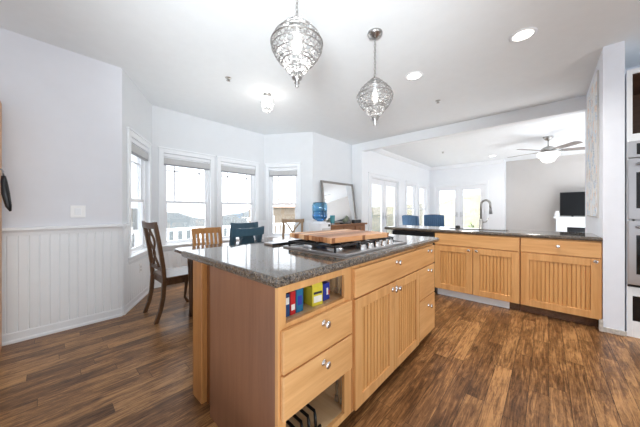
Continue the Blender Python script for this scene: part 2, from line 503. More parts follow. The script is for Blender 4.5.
m = MB(); m.box(-3.3, XW + .55, -4.32, -4.2, 0, H); struct(m.build('wall_back', M['wall']))

# crown moulding in the living room
m = MB()
prof = [(0, 0), (0.10, 0), (0.10, -0.02), (0.03, -0.09), (0, -0.10)]
m.prism([(XB + 0.14, YV - q, H + z) for q, z in prof], (XW - XB - 0.14, 0, 0))
struct(m.build('trim_crown_left', M['trim']))
m = MB(); m.prism([(XW - q, YV, H + z) for q, z in prof], (0, 0.985 - YV, 0))
struct(m.build('trim_crown_end', M['trim']))

# wainscot, chair rail, baseboard
def wainscot(n, a, b, spans, top=0.96):
    Mx, L = wall_frame(a, b)
    m = MB(Mx); w = 0.064
    for (u0, u1, zt) in spans:
        u = u0
        while u < u1 - 1e-4:
            e = min(u + w, u1)
            m.prism([(u, 0, 0.08), (u, -0.008, 0.08), (u + 0.005, -0.014, 0.08), (e - 0.005, -0.014, 0.08), (e, -0.008, 0.08), (e, 0, 0.08)], (0, 0, zt - 0.08))
            u = e
    return struct(m.build('trim_%d' % n, M['trim']))
def rail(name, a, b, spans, prof, e=(0, 0)):
    Mx, L = wall_frame(a, b); m = MB(Mx)
    for (u0, u1) in spans: m.prism([(u0, -q, z) for q, z in prof], (u1 - u0, 0, 0))
    return struct(m.build(name, M['trim']))
RP = [(0, 0.94), (0.018, 0.94), (0.022, 0.97), (0.03, 0.985), (0.042, 0.99), (0.042, 1.012), (0, 1.015)]
BP = [(0, 0), (0.026, 0), (0.026, 0.02), (0.018, 0.03), (0.018, 0.085), (0.01, 0.10), (0, 0.10)]
Wa = Vector((-4, YL))
wainscot(1, Wa, P0, [(0, (P0 - Wa).length, 0.96)])
wainscot(2, P0, P1, [(0, 0.13, 0.96), (0.13, 0.93, ZS - 0.10), (0.93, L1, 0.96)])
wainscot(3, P1, P2, [(0, 0.08, .96), (0.08, 1.86, ZS - 0.10), (1.86, 2.0, .96)])
wainscot(4, P2, P3, [(0, 0.09, .96), (0.09, 0.89, ZS - 0.10), (0.89, L3, .96)])
rail('trim_rail_left', Wa, P0, [(0, (P0 - Wa).length)], RP)
rail('trim_rail_bay', P0, P1, [(0, 0.13), (0.93, L1)], RP)
rail('baseboard_left', Wa, P0, [(0, (P0 - Wa).length)], BP)
rail('baseboard_bay_left', P0, P1, [(0, L1)], BP)
rail('baseboard_bay_front', P1, P2, [(0, 2.0)], BP)
rail('baseboard_bay_right', P2, P3, [(0, L3)], BP)
rail('baseboard_dining', P3, Vector((XB, YL)), [(0, XB - P3.x)], BP)
rail('baseboard_grey', Vector((XW + 0.43, 0.985)), Vector((XW + 0.43, -4.2)), [(0, 5.185)], BP)

# ------------------------------------------------------------------ windows and glazed doors
def casing(m, u0, u1, z0, z1, w, sill=True, d=0.02):
    m.box(u0 - w, u0, -d, 0, z0 - (0.0 if not sill else w), z1 + w)
    m.box(u1, u1 + w, -d, 0, z0 - (0.0 if not sill else w), z1 + w)
    m.box(u0, u1, -d, 0, z1, z1 + w)
    m.box(u0 - w - 0.012, u1 + w + 0.012, -d - 0.012, 0, z1 + w, z1 + w + 0.022)
    if sill:
        m.box(u0, u1, -d, 0, z0 - w, z0 - 0.02)
        m.box(u0 - w - 0.01, u1 + w + 0.01, -0.05, TH * 0.4, z0 - 0.02, z0 + 0.004)

def window(n, a, b, u0, u1, z0=ZS, z1=ZT, w=0.065, muntin=True, blind=None):
    Mx, L = wall_frame(a, b)
    c = MB(Mx); casing(c, u0, u1, z0, z1, w)
    root = struct(c.build('window_%d' % n, M['trim'], bevel=0.003))
    zm = 0.5 * (z0 + z1) - 0.04
    f = 0.042; y0, y1 = 0.05, 0.085
    s = MB(Mx)     # outer frame
    s.box(u0, u0 + .022, 0.03, 0.11, z0, z1); s.box(u1 - .022, u1, 0.03, 0.11, z0, z1); s.box(u0, u1, 0.03, 0.11, z1 - .022, z1); s.box(u0, u1, 0.03, 0.11, z0, z0 + .022)
    s.build('window_frame', M['vinyl'], root)
    for zz0, zz1, dy, nm in ((z0 + .022, zm + f / 2, 0.0, 'lower_sash'), (zm - f / 2, z1 - .022, 0.022, 'upper_sash')):
        s = MB(Mx); ua, ub = u0 + .022, u1 - .022
        s.box(ua, ua + f, y0 + dy, y0 + dy + .02, zz0, zz1); s.box(ub - f, ub, y0 + dy, y0 + dy + .02, zz0, zz1)
        s.box(ua + f, ub - f, y0 + dy, y0 + dy + .02, zz0, zz0 + f); s.box(ua + f, ub - f, y0 + dy, y0 + dy + .02, zz1 - f, zz1)
        if nm == 'upper_sash' and muntin:
            k = 0.02; g = 0.14
            for uu in (ua + f + g * .75, ub - f - g * .75): s.box(uu, uu + k, y0 + dy + .004, y0 + dy + .016, zz0 + f, zz1 - f)
            s.box(ua + f, ub - f, y0 + dy + .004, y0 + dy + .016, zz1 - f - g - .06, zz1 - f - g - .06 + k)
        so = s.build(nm, M['vinyl'], root)
        g = MB(Mx); g.box(ua + f, ub - f, y0 + dy + .008, y0 + dy + .012, zz0 + f, zz1 - f)
        g.build('pane', M['pane'], so)
    if blind:
        z = z1 - 0.004
        t = thing('window_blind', blind, 'blind', Mx @ Vector(((u0 + u1) / 2, 0.02, z - 0.18)), 0, 'raised blinds in the bay')
        q = MB(Mx); q.box(u0 + .006, u1 - .006, -0.005, 0.045, z - 0.05, z); q.build('head_rail', M['vinyl'], t, 0.003)
        q = MB(Mx)
        for i in range(9):
            zz = z - 0.066 - i * 0.010
            q.box(u0 + .01, u1 - .01, 0.001 if i % 2 else 0.004, 0.041 if i % 2 else 0.038, zz - 0.009, zz)
        q.build('stacked_fabric', M['blind'], t)
        q = MB(Mx); q.box(u0 + .008, u1 - .008, 0.0, 0.042, z - 0.178, z - 0.158); q.build('bottom_rail', M['blindr'], t, 0.003)
        q = MB(Mx); q.cyl((u0 + .05, 0.02, z - .05), (u0 + .05, 0.02, z - .16), 0.0015, seg=6); q.build('cord', M['vinyl'], t)
        q = MB(Mx); q.cyl((u1 - .05, 0.02, z - .05), (u1 - .05, 0.02, z - .16), 0.0015, seg=6); q.build('cord', M['vinyl'], t)
    return root

window(1, P0, P1, 0.20, 0.86, blind='raised white blind in the bay window beside the wainscoted left wall')
window(2, P1, P2, 0.15, 0.875, blind='raised grey blind in the wide bay window behind the honey oak chair')
window(3, P1, P2, 1.06, 1.79, blind='raised grey blind in the bay window behind the two blue chairs')
window(4, P2, P3, 0.11, 0.72, blind='raised grey blind in the narrow window nearest the water cooler')
Lv = Vector((XB + 0.14, YV)); Lw = Vector((XW, YV))
window(5, Lv, Lw, 7.60 - 5.14, 8.36 - 5.14, 0.5, 2.0, muntin=False)
window(6, Lv, Lw, 8.63 - 5.14, 9.36 - 5.14, 0.5, 2.0, muntin=False)

def french(n, a, b, u0, u1, zt):
    Mx, L = wall_frame(a, b)
    c = MB(Mx); casing(c, u0, u1, 0.0, zt, 0.08, sill=False)
    c.box(u0, u0 + .025, 0, TH, 0, zt); c.box(u1 - .025, u1, 0, TH, 0, zt); c.box(u0, u1, 0, TH, zt - .025, zt)
    root = struct(c.build('door_%d' % n, M['trim'], bevel=0.003))
    um = (u0 + u1) / 2
    for k, (ua, ub) in enumerate(((u0 + .028, um - .003), (um + .003, u1 - .028))):
        s = MB(Mx); st = 0.125
        s.box(ua, ua + st, .03, .07, .012, zt - .03); s.box(ub - st, ub, .03, .07, .012, zt - .03)
        s.box(ua + st, ub - st, .03, .07, .012, .26); s.box(ua + st, ub - st, .03, .07, zt - .17, zt - .03)
        lf = s.build('door_leaf', M['vinyl'], root, 0.003)
        g = MB(Mx); g.box(ua + st, ub - st, .046, .054, .26, zt - .17); g.build('pane', M['pane'], lf)
        h = MB(Mx); uu = ub - .06 if k == 0 else ua + .06
        h.box(uu - .02, uu + .02, .022, .03, .92, 1.10); h.cyl((uu, .03, .99), (uu, -.02, .99), .01, seg=10); h.cyl((uu, -.02, .99), (uu + (-.10 if k == 0 else .10), -.02, .99), .009, seg=10)
        h.build('door_handle', M['steel'], lf)
french(1, Lv, Lw, 5.42 - 5.14, 7.02 - 5.14, 2.0)
french(2, Lw, Vector((XW, 0.985)), 0.19, 1.77, 2.03)

# ------------------------------------------------------------------ outdoors
def hillz(x, y):
    r = math.hypot(x, y); az = math.atan2(0.6722 * x - 0.7404 * y, 0.7404 * x + 0.6722 * y)   # 0 = view axis
    px = 320 + 250 * math.tan(max(-1.3, min(1.3, az)))
    prof = [(-400, 1.0), (100, 3.0), (150, 0.5), (168, -1.5), (180, -2.5), (192, -6), (205, -9), (222, -5), (240, -3), (252, 2), (262, 3), (300, 2), (380, 3), (440, 7), (462, 12), (480, 14), (500, 12), (640, 5), (1400, 3)]
    t = prof[0][1]
    for (a, ta), (b, tb) in zip(prof, prof[1:]):
        if a <= px <= b: t = ta + (tb - ta) * (px - a) / (b - a)
    top = 1.17 + t * 90 / 250
    if r < 14: return -3.2
    if r < 90:
        q = (r - 14) / 76.0
        return -3.2 + (-6.0) * math.sin(PI * min(1, q * 1.15)) * (1 - q) + (top + 3.2) * q ** 2.4
    return top - (r - 90) * 0.12
m = MB(); NA, rad = 150, [0.1, 6, 10, 14, 18, 24, 32, 42, 52, 62, 72, 80, 85, 90, 96, 120]
vs_, fs_ = [], []
for rr in rad:
    for i in range(NA + 1):
        a = math.radians(-60) + math.radians(215) * i / NA
        x, y = rr * math.cos(a), rr * math.sin(a)
        j = 0 if rr < 40 else 0.5 * math.sin(i * 1.7 + rr) + 0.3 * math.sin(i * 0.61 - rr)
        vs_.append((x, y, hillz(x, y) + j * 0.35))
for i in range(len(rad) - 1):
    for k in range(NA):
        a = i * (NA + 1) + k
        fs_.append((a, a + 1, a + NA + 2, a + NA + 1))
m.add(vs_, [tuple(reversed(q)) for q in fs_], 0, True)
for i_, q_ in enumerate(m.f):
    p_ = m.v[q_[0]]
    if math.atan2(p_.y, p_.x) < math.radians(33 + 3 * math.sin(p_.length)): m.mi[i_] = 1
struct(m.build('terrain', [M['hill'], M['hill_pale']]))

m = MB(); m.box(-0.5, 5.6, 4.62, 6.6, -0.32, -0.20); m.box(5.2, 9.9, 3.5, 6.6, -0.32, -0.20)
struct(m.build('deck', M['deck']))
t = thing('deck_railing', 'white baluster railing along the deck outside the bay windows', 'railing', (2.4, 6.0, -0.20))
m = MB(); m.box(-0.4, 5.4, 5.94, 6.06, 0.72, 0.77); m.build('top_rail', M['vinyl'], t, 0.005)
m = MB(); m.box(-0.4, 5.4, 5.97, 6.03, -0.10, -0.04); m.build('bottom_rail', M['vinyl'], t)
for i in range(33):
    x = -0.35 + i * 0.175
    wd = 0.05 if i % 8 == 0 else 0.032
    m = MB(); m.box(x - wd, x + wd, 6 - wd, 6 + wd, -0.20 if i % 8 == 0 else -0.05, 0.73)
    m.build('post' if i % 8 == 0 else 'baluster', M['vinyl'], t)

t = thing('neighbour_house', 'tan stucco house seen through the narrow bay window', 'house', (10.2, 13.6, -3.2))
hx, hy = 9.2, 13.2
Mh = Matrix.Translation((10.6, 14.0, -3.2)) @ Matrix.Rotation(math.radians(-40), 4, 'Z')
m = MB(Mh); m.box(-1.6, 5.5, 0, 6, 0, 4.55); m.build('walls', M['stucco'], t)
m = MB(Mh); m.prism([(-1.9, -0.3, 4.55), (-1.9, 6.3, 4.55), (-1.9, 3, 5.3)], (7.7, 0, 0)); m.build('roof', M['rooft'], t)
m = MB(Mh); m.box(-1.0, 0.1, -0.08, 0.02, 2.75, 4.0); wf = m.build('window', M['vinyl'], t)
m = MB(Mh); m.box(-0.9, 0.0, -0.1, -0.08, 2.85, 3.9); m.build('pane', M['vinyl'], wf)

def shrub(label, c, r, hgt, n):
    t = thing('garden_shrub', label, 'shrub', c)
    m = MB(); m.cyl(c, (c[0], c[1], c[2] + hgt * .6), .05, .02, 8); m.build('stem', M['rustic'], t)
    m = MB(); rnd = random.Random(int(c[0] * 100))
    for i in range(n):
        a = rnd.random() * 2 * PI; q = rnd.random() ** .5 * r; z = c[2] + hgt * (0.15 + 0.85 * rnd.random() * (1 - 0.4 * q / r))
        p = Vector((c[0] + q * math.cos(a), c[1] + q * math.sin(a), z)); s = 0.05 + 0.06 * rnd.random()
        d = Vector((rnd.uniform(-1, 1), rnd.uniform(-1, 1), rnd.uniform(-.3, 1))).normalized(); e = d.orthogonal().normalized() * s * .5
        m.add([p - d * s, p + e, p + d * s, p - e], [(0, 1, 2, 3)])
    m.build('leaves', M['leaf'], t)
shrub('bright green bush outside the glazed door beside the faucet', (12.6, 2.42, -3.2), 0.6, 3.95, 1700)
shrub('green bush outside the glazed door behind the tufted chair', (13.1, 3.70, -3.2), 0.55, 3.6, 1100)

# ------------------------------------------------------------------ kitchen island
def knob(x, y, z, parent, axis=(0, -1, 0)):
    a = Vector(axis); p = Vector((x, y, z))
    m = MB()
    m.tube([p, p + a * .004, p + a * .005, p + a * .018, p + a * .020, p + a * .028, p + a * .033, p + a * .036],
           [.015, .015, .0075, .0075, .013, .0175, .0165, .010], 14)
    return m.build('knob', M['chrome'], parent)

def bead_door(Mx, w, h, parent, matf, matp, th=0.02, fr=0.062, pitch=0.038):
    """Mx: local x across, y into the cabinet, z up; front face at local y=0"""
    m = MB(Mx)
    m.box(0, fr, 0, th, 0, h); m.box(w - fr, w, 0, th, 0, h); m.box(fr, w - fr, 0, th, 0, fr); m.box(fr, w - fr, 0, th, h - fr, h)
    d = m.build('door', matf, parent, 0.0025)
    p = MB(Mx); n = max(1, round((w - 2 * fr) / pitch)); q = (w - 2 * fr) / n
    for i in range(n):
        a = fr + i * q; e = a + q
        p.prism([(a, .0195, fr), (a, .018, fr), (a + .0028, .018, fr), (a + .0036, .009, fr), (e - .0036, .009, fr), (e - .0028, .018, fr), (e, .018, fr), (e, .0195, fr)], (0, 0, h - 2 * fr))
    p.build('beadboard_panel', matp, d)
    return d

YF = 0.80      # face frame plane of the island
XE = 0.63      # near end
def TX(x, z): return Matrix.Translation((x, YF - 0.021, z))

u1 = thing('island_drawer_cabinet', 'maple island end cabinet with two drawers and two open drawer bays', 'cabinet', (0.885, 1.10, 0))
m = MB()
m.box(XE + .02, XE + .038, YF + .02, 1.40, .05, .862); m.box(1.118, 1.136, YF + .02, 1.40, .05, .862)
m.box(XE + .038, 1.118, 1.385, 1.40, .05, .862)
m.box(XE + .038, 1.118, YF + .02, 1.385, .068, .084); m.box(XE + .038, 1.118, YF + .02, 1.385, .682, .697)
m.box(XE + .038, 1.118, YF + .02, 1.385, .845, .862)
m.build('carcass', M['inner'], u1)
m = MB(); m.box(XE, XE + .02, YF + .02, 1.415, .0, .862); e = m.build('end_panel', M['endp'], u1, 0.001)
e['label'] = 'brown veneered end panel'
m = MB()
m.box(XE, XE + .042, YF, YF + .02, .05, .862); m.box(1.076, 1.138, YF, YF + .02, .05, .862)
m.box(XE + .042, 1.076, YF, YF + .02, .825, .862); m.box(XE + .042, 1.076, YF, YF + .02, .674, .70)
m.box(XE + .042, 1.076, YF, YF + .02, .05, .084); m.box(XE + .042, 1.076, YF, YF + .02, .49, .51); m.box(XE + .042, 1.076, YF, YF + .02, .305, .325)
m.build('face_frame', M['mapleZ'], u1, 0.0015)
for z0, z1 in ((.505, .682), (.316, .497)):
    m = MB(); m.box(XE + .012, 1.118, YF - .021, YF - .001, z0, z1)
    d = m.build('drawer', M['mapleX'], u1, 0.004)
    knob(.884, YF - .021, (z0 + z1) / 2 + .045, d)
m = MB(); m.box(XE + .06, 1.13, YF + .07, 1.40, 0, .05); m.build('toe_kick', M['toe'], u1)
for xx in (1.111, XE + .042):
    for zz0, zz1 in ((.09, .30), (.70, .822)):
        for yy in (YF + .035, YF + .075):
            m = MB(); m.box(xx, xx + .006, yy, yy + .014, zz0, zz1)
            if xx > 1: m.box(xx - .006, xx + .004, yy - .004, yy + .018, zz0, zz0 + .03)
            m.build('slide_bracket', M['steel'], u1)

u2 = thing('island_door_cabinet', 'maple island cabinet with beadboard doors, wide drawer and narrow drawers', 'cabinet', (1.80, 1.10, 0))
m = MB()
m.box(1.142, 1.16, YF + .02, 1.40, .05, .862); m.box(2.45, 2.47, YF, 1.40, .05, .862); m.box(1.16, 2.45, 1.385, 1.40, .05, .862)
m.box(1.16, 2.45, YF + .02, 1.385, .06, .078); m.box(2.072, 2.088, YF + .02, 1.385, .06, .862); m.box(1.16, 2.45, YF + .02, 1.385, .845, .862)
m.build('carcass', M['inner'], u2)
m = MB(); m.box(1.142, 1.165, YF, YF + .02, .05, .862); m.box(2.06, 2.10, YF, YF + .02, .05, .862); m.box(1.165, 2.45, YF, YF + .02, .838, .862); m.box(1.165, 2.45, YF, YF + .02, .66, .69); m.box(1.165, 2.45, YF, YF + .02, .05, .08); m.box(1.6, 1.65, YF, YF + .02, .08, .66)
m.box(2.10, 2.45, YF, YF + .02, .39, .42)
m.build('face_frame', M['mapleZ'], u2)
m = MB(); m.box(1.150, 2.458, YF - .021, YF - .001, .682, .843); d = m.build('drawer', M['mapleX'], u2, 0.004)
knob(1.655, YF - .021, .805, d); knob(2.285, YF - .021, .808, d)
d = bead_door(TX(1.150, .062), 1.616 - 1.150, .612, u2, M['mapleZ'], M['panelw']); knob(1.594, YF - .021, .628, d)
d = bead_door(TX(1.622, .062), 2.076 - 1.622, .612, u2, M['mapleZ'], M['panelw']); knob(1.650, YF - .021, .628, d)
for z0, z1, kz in ((.410, .674, .637), (.072, .403, .325)):
    m = MB(); m.box(2.084, 2.458, YF - .021, YF - .001, z0, z1); d = m.build('drawer', M['mapleX'], u2, 0.004)
    knob(2.285, YF - .021, kz, d)
m = MB(); m.box(1.142, 2.42, YF + .07, 1.40, 0, .05); m.build('toe_kick', M['toe'], u2)

t = thing('island_leg_frame', 'honey oak posts and dark filler boards carrying the island overhang', 'support', (1.5, 1.55, 0))
for x0 in (.632, 2.34):
    m = MB(); m.box(x0, x0 + .13, 1.535, 1.665, 0, .862); m.build('post', M['post'], t, 0.004)
for x0 in (.665, 2.37):
    m = MB(); m.box(x0, x0 + .03, 1.418, 1.533, .0, .862); m.build('filler_board', M['filler'], t)
m = MB(); m.box(.765, 2.335, 1.56, 1.60, .76, .862); m.build('apron', M['post'], t)

def slab(m, x0, x1, y0, y1, z0, z1, hole=None, r=0.016, seg=5):
    """counter slab with a full bullnose edge, optional rectangular hole"""
    def ring(ins, z):
        return [(x0 + ins, y0 + ins, z), (x1 - ins, y0 + ins, z), (x1 - ins, y1 - ins, z), (x0 + ins, y1 - ins, z)]
    rings = []; hh = (z1 - z0) / 2; zc = (z0 + z1) / 2
    for i in range(2 * seg + 1):
        a = -PI / 2 + PI * i / (2 * seg)
        rings.append(ring(r * (1 - math.cos(a)), zc + hh * math.sin(a)))
    vs = [p for q in rings for p in q]; fs = []
    for i in range(len(rings) - 1):
        for k in range(4):
            l = (k + 1) % 4
            fs.append((i * 4 + k, i * 4 + l, i * 4 + 4 + l, i * 4 + 4 + k))
    n = len(rings) - 1
    if hole is None:
        fs += [(3, 2, 1, 0), (n * 4, n * 4 + 1, n * 4 + 2, n * 4 + 3)]
        m.add(vs, fs)
    else:
        a0, a1, b0, b1 = hole; b = len(vs)
        vs += [(a0, b0, z0), (a1, b0, z0), (a1, b1, z0), (a0, b1, z0), (a0, b0, z1), (a1, b0, z1), (a1, b1, z1), (a0, b1, z1)]
        for k in range(4):
            l = (k + 1) % 4
            fs.append((n * 4 + k, n * 4 + l, b + 4 + l, b + 4 + k))
            fs.append((l, k, b + k, b + l))
            fs.append((b + k, b + l, b + 4 + l, b + 4 + k)[::-1])
        m.add(vs, fs)
m = MB(); slab(m, .597, 2.566, .770, 1.762, .863, .905)
tag(m.build('island_countertop', M['granite']), 'polished speckled granite countertop of the kitchen island', 'countertop')

# cooktop
ck = thing('gas_cooktop', 'stainless gas cooktop set into the island granite', 'cooktop', (1.55, 1.11, .905))
m = MB(); m.box(1.135, 1.965, .835, 1.385, .9055, .911); m.box(1.135, 1.965, .835, .850, .911, .917); m.box(1.135, 1.965, 1.37, 1.385, .911, .917); m.box(1.135, 1.15, .85, 1.37, .911, .917); m.box(1.95, 1.965, .85, 1.37, .911, .917)
m.build('tray', M['steel'], ck, 0.002)
for bx, by, br in ((1.29, 1.035, .045), (1.29, 1.26, .038), (1.55, 1.148, .058), (1.81, 1.035, .038), (1.81, 1.26, .045)):
    m = MB(); m.lathe((bx, by, .911), [(br * 1.25, 0), (br * 1.2, .010), (br, .012), (br, .020), (0.001, .020)], 20); bo = m.build('burner', M['steel'], ck)
    m = MB(); m.lathe((bx, by, .931), [(br * .85, 0), (br * .9, .006), (br * .6, .011), (0.001, .012)], 20); m.build('burner_cap', M['iron'], bo)
for gx0, gx1 in ((1.165, 1.415), (1.42, 1.68), (1.685, 1.935)):
    m = MB(); y0, y1 = .935, 1.362; z = .952; k = .012
    m.box(gx0, gx1, y0, y0 + k, z - k, z); m.box(gx0, gx1, y1 - k, y1, z - k, z); m.box(gx0, gx0 + k, y0, y1, z - k, z); m.box(gx1 - k, gx1, y0, y1, z - k, z)
    gm = (gx0 + gx1) / 2
    m.box(gm - k / 2, gm + k / 2, y0, y0 + .15, z - k, z); m.box(gm - k / 2, gm + k / 2, y1 - .15, y1, z - k, z); m.box(gx0, gx1, (y0 + y1) / 2 - k / 2, (y0 + y1) / 2 + k / 2, z - k, z)
    for yy in (1.035, 1.26): m.box(gx0, gx0 + .06, yy - k / 2, yy + k / 2, z - k, z); m.box(gx1 - .06, gx1, yy - k / 2, yy + k / 2, z - k, z)
    for xx in (gx0, gx1 - k):
        for yy in (y0, y1 - k): m.box(xx, xx + k, yy, yy + k, .911, z - k)
    m.build('grate', M['iron'], ck, 0.002)
for i in range(5):
    yy = .890; xx = 1.40 + i * .095
    m = MB(); m.lathe((xx, yy, .911), [(.026, 0), (.026, .006), (.020, .008), (.019, .030), (.016, .034), (0.001, .034)], 18)
    kn = m.build('control_knob', M['chrome'], ck)
    m = MB(); m.box(xx - .018, xx + .018, yy - .004, yy + .004, .945, .955); m.build('grip', M['black'], kn, 0.001)

Mb = Matrix.Translation((1.56, 1.21, .956)) @ Matrix.Rotation(math.radians(-8), 4, 'Z')
m = MB(Mb)
for i in range(12):
    y0 = -.246 + i * .041; ex = 0.006 * ((i * 7) % 3 - 1)
    m.box(-.31 + ex, .31 + ex, y0, y0 + .0412, 0, .035)
o = m.build('cutting_board', M['board'], None, 0.003)
tag(o, 'large striped wooden cutting board lying over the cooktop grates', 'cutting board')

dv = thing('downdraft_vent', 'low stainless downdraft vent strip behind the cooktop', 'vent', (1.53, 1.55, .905))
m = MB(); m.box(1.13, 1.93, 1.50, 1.61, .9055, .920); m.build('top_plate', M['steel'], dv, 0.004)
m = MB(); m.box(1.128, 1.932, 1.490, 1.4995, .9055, .921); m.build('edge_strip', M['black'], dv, 0.002)

# things in the open bays of the island
def carton(name, label, cat, x, y, z, sx, sy, sz, mat, bands=(), rz=0.0, lid=None):
    t = thing(name, label, cat, (x, y, z), rz, 'boxes in the open island bay')
    Mx = WM[t.name]
    m = MB(Mx); m.box(-sx / 2, sx / 2, -sy / 2, sy / 2, 0, sz); m.build('carton', mat, t, 0.001)
    for (zz0, zz1, xa, xb, bm) in bands:
        m = MB(Mx); m.box(-sx / 2 + xa * sx, -sx / 2 + xb * sx, -sy / 2 - .0012, -sy / 2 - .0002, zz0 * sz, zz1 * sz); m.build('printed_panel', bm, t)
    if lid:
        m = MB(Mx); m.prism([(-sx / 2, -sy / 2, sz), (sx / 2, -sy / 2, sz), (sx / 2, -sy / 2 + .01, sz + .03), (-sx / 2, -sy / 2 + .01, sz + .03)], (0, .003, 0)); m.build('open_flap', lid, t)
    return t
Wp = flat('print_white', (235, 235, 230)); Dp = flat('print_dark', (40, 44, 60)); Bp = flat('carton_blue', (30, 72, 122)); Rp = flat('carton_red', (190, 36, 40))  # carton colours toned down to take in the shade of the bay
Tp = flat('carton_teal', (34, 110, 150)); Yp = flat('carton_yellow', (214, 200, 60)); Vp = flat('carton_violet_blue', (44, 60, 160)); Kp = flat('carton_black', (30, 30, 34)); Cp = flat('carton_kraft', (176, 140, 96))
carton('spice_box', 'blue box at the left end of the open top bay', 'box', .715, .90, .697, .040, .10, .100, Bp, [(.55, .85, .1, .9, Wp)])
carton('spice_box', 'narrow red box between two blue ones in the open top bay', 'box', .755, .90, .697, .030, .10, .104, Rp, [(.2, .45, .15, .85, Wp)])
carton('spice_box', 'teal blue box right of the red one in the open top bay', 'box', .797, .90, .697, .042, .10, .108, Tp, [(.3, .7, .2, .8, Vp)])
carton('spice_box', 'black box left of the yellow carton in the open top bay', 'box', .850, .95, .697, .050, .09, .108, Kp)
carton('tea_box', 'yellow carton with dark printed band in the open top bay', 'box', .917, .885, .697, .066, .085, .092, Yp, [(.62, .74, .12, .9, Dp), (.18, .52, .12, .9, Wp)], math.radians(-8), Yp)
carton('snack_box', 'violet blue box with white and red print in the open top bay', 'box', .994, .90, .697, .058, .08, .088, Vp, [(.3, .7, .5, .75, Wp), (.25, .55, .78, .95, Rp)], math.radians(6))
carton('spice_box', 'brown kraft box at the right end of the open top bay', 'box', 1.066, .95, .697, .040, .08, .104, Cp)
tr = thing('wire_rack', 'black wire rack lying in the bottom bay of the island', 'rack', (.80, .97, .084))
for i in range(5):
    x = .715 + i * .045
    m = MB(); m.tube([(x, .84, .092), (x, .845, .155), (x + .01, .86, .168), (x + .02, 1.06, .168), (x + .02, 1.08, .155), (x + .02, 1.085, .092)], .0075, 8); m.build('hoop', M['wire'], tr)
for yy in (.84, 1.085):
    m = MB(); m.cyl((.69, yy, .090), (.93, yy, .090), .0075, seg=8); m.build('foot_bar', M['wire'], tr)

# ------------------------------------------------------------------ sink run
XS = 3.65
def TY(y, z):   # door local x runs towards -y, front faces -x
    return Matrix(((0, 1, 0, XS - 0.021), (-1, 0, 0, y), (0, 0, 1, z), (0, 0, 0, 1)))
def base_cab(name, label, y0, y1, doors, drawers, knobs):
    t = thing(name, label, 'cabinet', (3.95, (y0 + y1) / 2, 0))
    m = MB(); m.box(XS + .02, 4.22, y0, y0 + .018, .10, .862); m.box(XS + .02, 4.22, y1 - .018, y1, .10, .862); m.box(4.205, 4.22, y0 + .018, y1 - .018, .10, .862); m.box(XS + .02, 4.205, y0 + .018, y1 - .018, .10, .118)
    m.build('carcass', M['inner'], t)
    m = MB(); m.box(XS, XS + .02, y0, y0 + .035, .10, .862); m.box(XS, XS + .02, y1 - .035, y1, .10, .862); m.box(XS, XS + .02, y0 + .035, y1 - .035, .10, .13); m.box(XS, XS + .02, y0 + .035, y1 - .035, .67, .715); m.box(XS, XS + .02, y0 + .035, y1 - .035, .835, .862)
    m.build('face_frame', M['mapleZ'], t)
    for (a, b) in doors:
        d = bead_door(TY(a, .10), a - b, .588, t, M['mapleZ'], M['panelw'], fr=0.072, pitch=0.034)
        for (ky, kz) in knobs:
            if b < ky < a and kz < .69: knob(XS - .021, ky, kz, d, (-1, 0, 0))
    for (a, b, nm) in drawers:
        m = MB(); m.box(XS - .021, XS - .001, b, a, .699, .852); d = m.build(nm, M['mapleY'], t, 0.004)
        for (ky, kz) in knobs:
            if b < ky < a and kz > .69: knob(XS - .021, ky, kz, d, (-1, 0, 0))
    m = MB(); m.box(XS + .075, XS + .095, y0, y1, 0, .10); m.build('toe_kick', M['toe'], t)
    return t
base_cab('sink_cabinet', 'maple sink base with two beadboard doors under a plain front', .228, 1.155, [(1.150, .696), (.690, .234)], [(1.150, .234, 'false_front')], [(.735, .655), (.652, .655)])
base_cab('base_cabinet', 'maple base cabinet with one wide beadboard door beside the white pillar', -.398, .224, [(.219, -.392)], [(.219, -.392, 'drawer')], [(-.085, .79), (-.352, .665)])
m = MB(); m.box(XS + .05, XS + .072, .33, 1.135, 0.0, .085); m.box(XS + .046, XS + .05, .33, 1.135, 0, .012)
tag(m.build('toe_board', M['vinyl'], None, 0.002), 'loose white board standing along the toe space under the sink doors', 'board')

dw = thing('dishwasher', 'black built-in dishwasher under the left end of the sink counter', 'dishwasher', (3.95, 1.47, 0))
m = MB(); m.box(XS + .01, 4.21, 1.165, 1.775, .10, .858); m.build('body', M['black'], dw)
m = MB(); m.box(XS - .018, XS + .009, 1.165, 1.775, .105, .725); m.build('door', M['blackgl'], dw, 0.004)
m = MB(); m.box(XS - .022, XS + .009, 1.165, 1.775, .735, .855); m.build('control_panel', M['black'], dw, 0.004)
m = MB(); m.tube([(XS - .022, 1.23, .79), (XS - .05, 1.24, .79), (XS - .05, 1.70, .79), (XS - .022, 1.71, .79)], .009, 10); m.build('handle', M['black'], dw)
m = MB(); m.box(XS + .06, XS + .09, 1.165, 1.775, 0, .10); m.build('toe_kick', M['black'], dw)
m = MB(); m.box(XS - .01, 4.21, 1.779, 1.797, 0, .862)
tag(m.build('counter_end_panel', M['trim'], None, 0.001), 'white upright panel closing the sink counter beside the dishwasher', 'panel')

